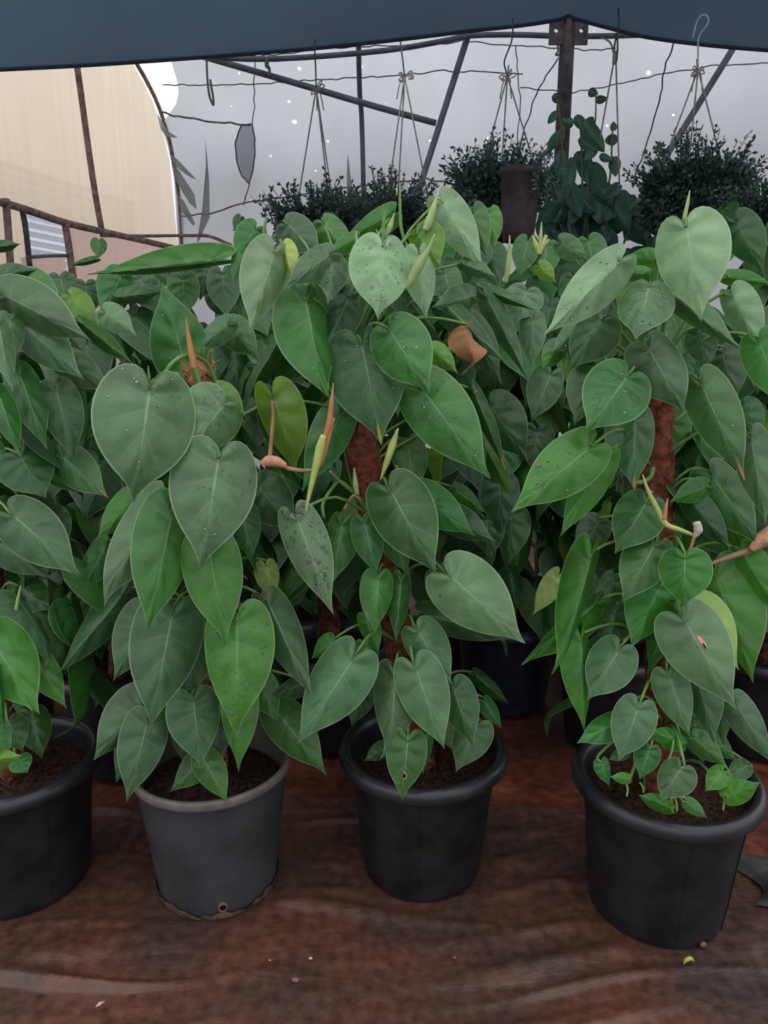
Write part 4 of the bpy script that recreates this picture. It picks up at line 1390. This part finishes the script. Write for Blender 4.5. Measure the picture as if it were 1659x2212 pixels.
H(C, 1516, 835, 1610, 1038, 52, 58, -.12, 'o', label='leaf with an orange tip', drops=15)
H(C, 1372, 900, 1369, 1058, 66, 46, -.08, 'o', label='leaf with an orange tip')
H(C, 1272, 968, 1102, 1107, 64, 64, -.16, 'v', drops=60)
H(C, 1304, 988, 1207, 1162, 36, 44, -.12, 'v', drops=20)
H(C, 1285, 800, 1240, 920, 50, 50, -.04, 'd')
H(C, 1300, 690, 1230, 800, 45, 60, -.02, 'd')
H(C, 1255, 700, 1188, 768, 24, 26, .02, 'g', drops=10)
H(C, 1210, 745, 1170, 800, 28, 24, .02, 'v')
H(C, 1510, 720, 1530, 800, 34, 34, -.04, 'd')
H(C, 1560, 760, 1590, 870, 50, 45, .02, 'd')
H(C, 1440, 900, 1450, 1000, 30, 50, .02, 'v')
H(C, 1520, 920, 1500, 1050, 50, 60, .02, 'm')
H(C, 1395, 1085, 1328, 1197, 54, 60, -.09, 'm')
H(C, 1413, 1178, 1343, 1304, 54, 52, -.11, 'm', drops=15)
H(C, 1478, 1206, 1478, 1314, 56, 60, -.17, 'v', shape=ROUND, label='round bright green young leaf', drops=6)
H(C, 1424, 1268, 1362, 1400, 58, 50, -.07, 'v')
H(C, 1440, 1330, 1399, 1460, 28, 28, -.04, 'v')
SPOT = H(C, 1481, 1345, 1590, 1532, 78, 72, -.16, 'p', label='pale leaf with a brown scar near its midrib')
spot(SPOT, .44, .50, .013, .30, M_PAPER, 'brown_scar'); spot(SPOT, .44, .52, .006, .25, M_HOLE, 'scar_core', .0016)
H(C, 1492, 1322, 1596, 1448, 30, 70, -.12, 'l')
H(C, 1545, 1245, 1628, 1474, 66, 84, -.06, 'v')
H(C, 1605, 1200, 1690, 1340, 30, 42, -.07, 'v')
H(C, 1276, 1204, 1207, 1462, 58, 22, -.10, 'v', curl=.3)
H(C, 1285, 1303, 1126, 1437, 28, 48, -.03, 'v')
H(C, 1256, 1385, 1264, 1585, 50, 22, -.08, 'v')
H(C, 1335, 1405, 1270, 1513, 52, 56, -.12, 'g', shape=ROUND)
H(C, 1446, 1462, 1489, 1592, 44, 40, -.14, 'g')
H(C, 1506, 1468, 1543, 1606, 36, 46, -.12, 'g')
H(C, 1556, 1480, 1566, 1610, 28, 28, -.08, 'g')
H(C, 1592, 1522, 1672, 1652, 38, 34, -.12, 'g')
H(C, 1336, 1558, 1244, 1606, 30, 34, -.14, 'm')
H(C, 1378, 1530, 1337, 1644, 48, 48, -.17, 'g', shape=ROUND)
H(C, 1474, 1606, 1400, 1574, 22, 26, -.15, 'v')
H(C, 1403, 1618, 1382, 1685, 30, 28, -.18, 'm')
H(C, 1470, 1660, 1426, 1729, 38, 44, -.22, 'g', shape=ROUND)
H(C, 1358, 1682, 1316, 1678, 13, 13, -.20, 'v')
H(C, 1300, 1648, 1316, 1699, 20, 16, -.17, 'm')
H(C, 1353, 1624, 1313, 1642, 14, 14, -.14, 'm')
H(C, 1572, 1720, 1644, 1690, 26, 28, -.18, 'v')
H(C, 1562, 1668, 1522, 1710, 24, 24, -.16, 'v')
H(C, 1612, 1654, 1568, 1684, 22, 22, -.13, 'm')
H(C, 1502, 1598, 1572, 1657, 26, 28, -.12, 'm')
H(C, 1522, 1588, 1592, 1644, 28, 30, -.10, 'm')
H(C, 1452, 1747, 1376, 1716, 20, 20, -.21, 'v')
H(C, 1486, 1734, 1528, 1768, 16, 16, -.21, 'm')
H(C, 1500, 1560, 1520, 1650, 36, 36, -.09, 'm')
H(C, 1540, 1030, 1642, 1180, 60, 50, -.05, 'm')
H(C, 1495, 1085, 1580, 1192, 30, 36, -.06, 'd')
H(C, 1525, 1050, 1446, 1084, 28, 26, -.06, 'v')
H(C, 1622, 950, 1655, 1135, 42, 44, -.10, 'g')
H(C, 1292, 1128, 1248, 1207, 36, 36, .02, 'd')
H(C, 1326, 1253, 1288, 1348, 28, 26, .0, 'd')
H(C, 1440, 1100, 1460, 1200, 30, 30, .0, 'd')
H(C, 1600, 880, 1640, 960, 40, 40, .04, 'd')
H(C, 1330, 1320, 1310, 1420, 34, 30, -.02, 'd')
spindle(C, [(1490, 411), (1485, 440), (1479, 470), (1480, 490)], 1.245, [2, 8, 10, 6], M_SHEATHP, 'thin pale green spike above the top leaf', name='leaf_spike')
spindle(C, [(1388, 1025), (1400, 1060), (1418, 1096), (1438, 1132), (1468, 1144), (1500, 1157)], 1.22, [2, 9, 12, 13, 10, 9], M_SHEATH, 'yellow leaf sheath stem', name='side_stem')
spindle(C, [(1443, 1076), (1438, 1100), (1434, 1122)], 1.215, [2, 8, 8], M_ORANGE)
spindle(C, [(1505, 1128), (1508, 1145), (1500, 1160)], 1.215, [16, 20, 8], M_WHITE, 'whitish dry sheath tip')
spindle(C, [(1500, 1158), (1494, 1178), (1484, 1204)], 1.20, [8, 7, 6], M_PETB, name='petiole')
spindle(C, [(1535, 1218), (1575, 1203), (1620, 1188), (1690, 1160)], 1.27, [9, 13, 15, 15], M_PETB, name='side_stem')
spindle(C, [(1622, 1188), (1645, 1165), (1680, 1140)], 1.262, [14, 30, 30], M_PAPER, 'dry orange papery sheath')
stalk(C, [(1365, 1040, 1.30), (1385, 1042, 1.30), (1405, 1030, 1.31), (1411, 1010, 1.32)], 11, M_PET, 'side_stem')
for (x0, y0, x1, y1) in ((1352, 1690, 1354, 1720), (1382, 1690, 1390, 1712), (1455, 1720, 1462, 1752), (1462, 1712, 1490, 1735), (1468, 1720, 1452, 1680), (1560, 1700, 1562, 1750), (1570, 1680, 1556, 1720), (1440, 1650, 1455, 1600)):
    spindle(C, [(x0, y0), ((x0 + x1) / 2 + 3, (y0 + y1) / 2), (x1, y1)], 1.19, [4, 5, 4], M_SHEATHP, name='seedling_stem')

# ---- plant D: black pot cut by the left frame edge
D = Plant('potted_philodendron', *POTS['D'][:2], 'heart-leaf climber in the black pot cut off by the left frame edge', GRP, pole_top=(-.80, 1.425, 1.15))
make_pot(D, .188, .300, .136)
coir_pole(D, .03, 60, seed=6)
H(D, 10, 640, 200, 738, 44, 66, -.05, 'g')
H(D, -6, 596, 82, 582, 22, 24, .0, 'd')
H(D, -20, 536, 47, 527, 14, 16, .02, 'd')
H(D, 45, 700, 182, 820, 46, 56, -.03, 'g')
H(D, 128, 778, 247, 845, 36, 42, .0, 'g')
H(D, 176, 698, 288, 787, 24, 24, -.02, 'm')
H(D, -5, 700, 27, 846, 28, 28, -.10, 'p')
H(D, 22, 690, 26, 792, 28, 28, -.05, 'g')
H(D, 40, 808, 102, 972, 40, 40, -.06, 'm')
H(D, 120, 843, 162, 998, 44, 48, -.05, 'd')
H(D, -5, 850, 45, 987, 30, 30, -.12, 'm')
H(D, 42, 985, 100, 1078, 60, 60, -.05, 'd')
H(D, 132, 985, 235, 1077, 42, 46, -.02, 'o', label='dim leaf with an orange tip')
H(D, 27, 1113, 175, 1245, 60, 64, -.12, 'g')
H(D, -10, 1170, 112, 1250, 40, 36, -.06, 'd')
H(D, -22, 1378, 86, 1545, 66, 70, -.14, 'v')
H(D, 70, 1418, 145, 1532, 34, 36, -.08, 'v')
H(D, 142, 1338, 48, 1350, 38, 36, .04, 'd')
H(D, -20, 1642, 48, 1632, 18, 20, -.20, 'y', label='yellow-green leaf low in the pot')
H(D, 20, 1560, 50, 1625, 34, 34, -.12, 'd')
H(D, 70, 1545, 90, 1640, 38, 36, -.08, 'd')
H(D, -10, 1570, 0, 1680, 30, 30, -.18, 'm')
H(D, 40, 1640, 60, 1670, 25, 25, -.14, 'm')
H(D, -8, 1450, 10, 1580, 12, 14, -.19, 'v')
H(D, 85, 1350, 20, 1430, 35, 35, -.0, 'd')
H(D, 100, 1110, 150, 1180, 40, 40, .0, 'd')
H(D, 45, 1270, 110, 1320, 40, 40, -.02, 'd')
H(D, 60, 600, 130, 690, 40, 40, .06, 'm')
spindle(D, [(30, 1340), (38, 1300), (45, 1265)], 1.36, [8, 8, 4], M_SHEATHP)

# extra leaves of the front plants: behind their poles and to the sides
fill(A, 34, .42, 1.05, .05, .20, (20, 160), yprob=.05)
fill(B, 26, .42, 1.22, .05, .20, (20, 160), yprob=.05)
fill(C, 26, .42, 1.20, .05, .22, (10, 170), yprob=.08)
fill(D, 42, .42, 1.20, .06, .22, (-30, 170), yprob=.04)

# ================================================================== ROWS BEHIND
G2 = 'second row of heart-leaf climbers'
G3 = 'rear rows of heart-leaf climbers'
R2 = [(-1.13, 2.0, 1.12, 'heart-leaf climber behind the black pot at the left frame edge', 'black'),
      (-.73, 1.91, 1.10, 'heart-leaf climber in the black pot tucked behind the worn grey pot, on its left', 'black'),
      (-.16, 2.04, 1.16, 'heart-leaf climber behind the gap between the grey pot and the middle pot', 'black'),
      (.40, 2.26, 1.18, 'heart-leaf climber in the dark blue pot behind the middle pot, on its right', 'blue'),
      (.68, 2.03, 1.12, 'heart-leaf climber behind the rightmost front pot', 'black'),
      (1.12, 2.0, 1.14, 'heart-leaf climber behind the right frame edge', 'black')]
BK = []
for (x, f, h, lab, st) in R2:
    pl = Plant('potted_philodendron', x, f, lab, G2, pole_top=(x, f, h))
    make_pot(pl, .185, .30, .132, st, 48)
    coir_pole(pl, .03, 20, seed=int(abs(x) * 100))
    fill(pl, 62, .50, h + .12, .07, .25, (170, 370), .12, .20, 'mmgdd', .07)
    fill(pl, 32, .40, h + .12, .05, .22, (0, 360), .12, .19, 'mmgdd', .07)
    BK.append(pl)
R3 = [(-1.25, 2.55, 1.18, 'rear heart-leaf climber below the opening in the end wall'),
      (-.72, 2.6, 1.16, 'rear heart-leaf climber below the cream film wall'),
      (-.22, 2.58, 1.34, 'rear heart-leaf climber below the leftmost hanging basket'),
      (.28, 2.62, 1.34, 'rear heart-leaf climber below the hanging brown pot'),
      (.75, 2.62, 1.30, 'rear heart-leaf climber in front of the rusty post foot'),
      (1.25, 2.55, 1.44, 'rear heart-leaf climber below the largest hanging bush')]
for (x, f, h, lab) in R3:
    pl = Plant('potted_philodendron', x, f, lab, G3, pole_top=(x, f, h))
    make_pot(pl, .185, .30, .132, 'black', 40)
    coir_pole(pl, .03, 10, seed=int(abs(x) * 100))
    fill(pl, 98, .34, h + .14, .06, .27, (160, 380), .13, .21, 'mmgdd', .05)
    BK.append(pl)

# picked leaves of the rows behind that show in the photo
p2 = {i: BK[i] for i in range(len(BK))}
E = BK[1]
H(E, 460, 564, 190, 594, 46, 20, -.18, 'm', F=1.95, tilt=.1, petiole=False)
H(E, 262, 596, 216, 684, 38, 38, -.12, 'm', F=1.95, petiole=False)
H(E, 258, 642, 352, 630, 20, 22, -.10, 'g', F=1.9, petiole=False)
H(E, 226, 673, 296, 726, 30, 32, -.22, 'p', F=1.9, petiole=False)
H(E, 152, 640, 216, 702, 30, 30, -.15, 'y', F=1.95, petiole=False)
H(E, 402, 792, 350, 610, 66, 66, -.30, 'm', F=1.9, tilt=-.1, petiole=False, drops=10)
H(E, 492, 700, 414, 764, 26, 28, -.25, 'g', F=1.9, petiole=False)
H(E, 492, 702, 562, 775, 36, 38, -.2, 'm', F=1.9, petiole=False)
H(E, 206, 560, 148, 574, 9, 9, -.1, 'm', F=1.95, petiole=False)
for q in ((250, 690, 275, 800, 40, 40), (300, 680, 330, 790, 36, 38), (170, 690, 200, 770, 34, 34), (200, 740, 235, 840, 44, 40), (300, 790, 280, 880, 44, 44),
          (540, 640, 580, 730, 40, 40), (560, 720, 600, 820, 44, 44), (110, 650, 150, 740, 36, 38), (470, 620, 500, 700, 36, 36), (380, 560, 420, 640, 36, 40), (300, 600, 340, 680, 36, 36), (455, 715, 468, 835, 44, 44), (505, 750, 512, 850, 40, 40), (480, 590, 490, 690, 38, 38), (445, 575, 432, 650, 34, 34),
          (330, 580, 320, 660, 34, 34), (130, 600, 150, 680, 34, 34), (240, 600, 262, 690, 36, 36), (185, 615, 190, 690, 34, 34), (395, 600, 400, 690, 36, 36)):
    H(E, *q, random.uniform(-.12, .02), random.choice('ddmg'), F=1.95, petiole=False)  # gap fillers, mostly deep tone as painted shade
E = BK[2]
H(E, 552, 494, 503, 562, 34, 34, -.1, 'm', F=2.0, petiole=False)
H(E, 522, 545, 502, 612, 18, 18, -.15, 'v', F=1.95, petiole=False)
H(E, 520, 470, 505, 502, 14, 12, .1, 'd', F=2.0, petiole=False, curl=.5)
H(E, 213, 520, 213, 560, 18, 18, .1, 'm', F=2.1, petiole=False)
H(E, 555, 790, 690, 850, 30, 28, -.25, 'g', F=1.9, petiole=False)
H(E, 560, 820, 640, 870, 45, 40, -.2, 'd', F=1.95, petiole=False)
E = BK[3]
H(E, 1212, 524, 1272, 563, 26, 26, -.1, 'g', F=1.95, petiole=False)
H(E, 1045, 624, 1156, 670, 16, 18, -.22, 'g', F=1.9, petiole=False)
H(E, 1138, 627, 1113, 698, 44, 44, -.2, 'p', F=1.9, petiole=False)
H(E, 1050, 640, 1139, 818, 30, 30, -.26, 'g', F=1.9, petiole=False)
H(E, 1152, 690, 1147, 797, 30, 30, -.22, 'g', F=1.9, petiole=False)
H(E, 1165, 575, 1202, 612, 18, 20, -.15, 'y', F=1.95, petiole=False)
H(E, 1060, 878, 1140, 995, 56, 58, -.22, 'd', F=1.9, petiole=False)
H(E, 1190, 808, 1148, 912, 42, 38, -.2, 'g', F=1.9, petiole=False)
H(E, 1140, 520, 1120, 600, 30, 30, .0, 'm', F=2.0, petiole=False)
H(E, 1205, 1245, 1150, 1330, 26, 26, -.1, 'l', F=1.9, petiole=False)
spindle(E, [(1101, 508), (1100, 545), (1097, 580), (1092, 612)], 1.75, [2, 10, 12, 8], M_SHEATHP)
spindle(E, [(1150, 508), (1158, 530), (1164, 550)], 1.8, [3, 12, 9], M_SHEATH)
spindle(E, [(1180, 508), (1172, 530), (1166, 550)], 1.8, [8, 12, 7], M_SHEATH)
spindle(E, [(1170, 480), (1168, 510), (1166, 545)], 1.8, [2, 8, 8], M_SHEATH)
E = BK[2]
spindle(E, [(577, 460), (571, 495), (570, 530)], 1.85, [2, 8, 12], M_PET, name='leaf_spike')
for k, q in ((3, (890, 890, 905, 990, 44, 44)), (3, (930, 860, 950, 960, 44, 40)), (2, (536, 880, 545, 990, 46, 44)), (2, (500, 840, 520, 930, 40, 40)),
             (3, (985, 560, 1000, 640, 38, 38)), (3, (1060, 540, 1075, 630, 36, 36)), (3, (1110, 640, 1100, 740, 40, 40)), (3, (960, 590, 985, 670, 36, 34)),
             (4, (1180, 530, 1170, 610, 34, 34)), (4, (1270, 520, 1290, 600, 36, 36)), (4, (1240, 600, 1250, 690, 36, 36)), (3, (1030, 520, 1030, 600, 36, 36)),
             (2, (690, 500, 700, 590, 36, 36)), (2, (590, 590, 600, 680, 38, 38)), (3, (1090, 950, 1085, 1050, 46, 46)), (3, (1160, 930, 1150, 1020, 40, 40)), (3, (1078, 1040, 1082, 1155, 46, 46)), (3, (1105, 1110, 1100, 1220, 44, 44)), (3, (1050, 1120, 1060, 1210, 40, 40))):
    H(BK[k], *q, random.uniform(-.1, .04), random.choice('ddmg'), F=2.0, petiole=False)  # more gap fillers, deep tones stand in for the shade there
E = BK[5]
H(E, 1590, 480, 1650, 590, 40, 44, -.1, 'd', F=2.0, petiole=False)

# ================================================================== LITTLE THINGS ON THE SHEET


def gpt(px, py, z=.004):
    r = ray(px, py)
    return CAM + r * ((z - CAMH) / r.z)


def crumb(name, px, py, wpx, mat, label, cat, squash=.6, seed=0):
    c = gpt(px, py, .006); sc = scale_at(c); R = wpx * sc / 2
    r = random.Random(seed + int(px))
    V, Fc = lathe_data([(.05 * R, -.9 * R * squash), (.7 * R, -.6 * R * squash), (R, 0), (.75 * R, .6 * R * squash), (.05 * R, .9 * R * squash)], 10)
    V = [(c.x + v[0] * r.uniform(.8, 1.15), c.y + v[1] * r.uniform(.6, .9), c.z + v[2] * r.uniform(.85, 1.1)) for v in V]
    o = wmesh(name, V, Fc, mat)
    return tag(o, label, cat)


crumb('pebble', 671, 2070, 9, M_PEB, 'small pale pebble on the sheet, in front of the grey and middle pots', 'pebble')
crumb('pebble', 583, 2074, 6, M_PEB, 'tiny pale pebble on the sheet, left of the bigger pale one', 'pebble')
crumb('soil_crumb', 638, 2116, 18, M_CRUMB, 'reddish brown soil crumb lying on the bare sheet near the bottom', 'soil crumb')
crumb('soil_crumb', 982, 2068, 9, M_CRUMB, 'brown soil crumb on the sheet below the middle pot', 'soil crumb')
crumb('bark_chip', 1518, 2040, 16, M_CRUMB, 'small brown bark chip against the foot of the right pot', 'bark chip', 1.0)
c = [gpt(1477, 2083, .008), gpt(1482, 2074, .014), gpt(1492, 2070, .016), gpt(1499, 2077, .009)]
o = tube('dry_leaf_curl', c, [.001, .004, .004, .001], M_CURL, None, n=12, sides=6)
tag(o, 'tiny curled yellow leaf scrap on the sheet near the right pot', 'leaf scrap')
o = tube('straw', [gpt(207, 2175, .010), gpt(216, 2168, .013), gpt(227, 2163, .010)], [.001, .0035, .001], M_PEB, None, n=10, sides=5)
tag(o, 'short pale straw on the sheet at the lower left', 'straw')

# ================================================================== LIGHT
w = bpy.data.worlds.new('world'); scene.world = w; w.use_nodes = True
nt = w.node_tree
bg = nt.nodes['Background']
tc = nt.nodes.new('ShaderNodeTexCoord'); sp = nt.nodes.new('ShaderNodeSeparateXYZ'); nt.links.new(tc.outputs['Generated'], sp.inputs[0])
rp = ramp(nt, sp.outputs[2], [(0.0, (.33, .34, .37)), (.30, (.68, .70, .74)), (1.0, (1.0, 1.0, 1.0))])
nt.links.new(rp.outputs[0], bg.inputs[0]); bg.inputs[1].default_value = 1.25
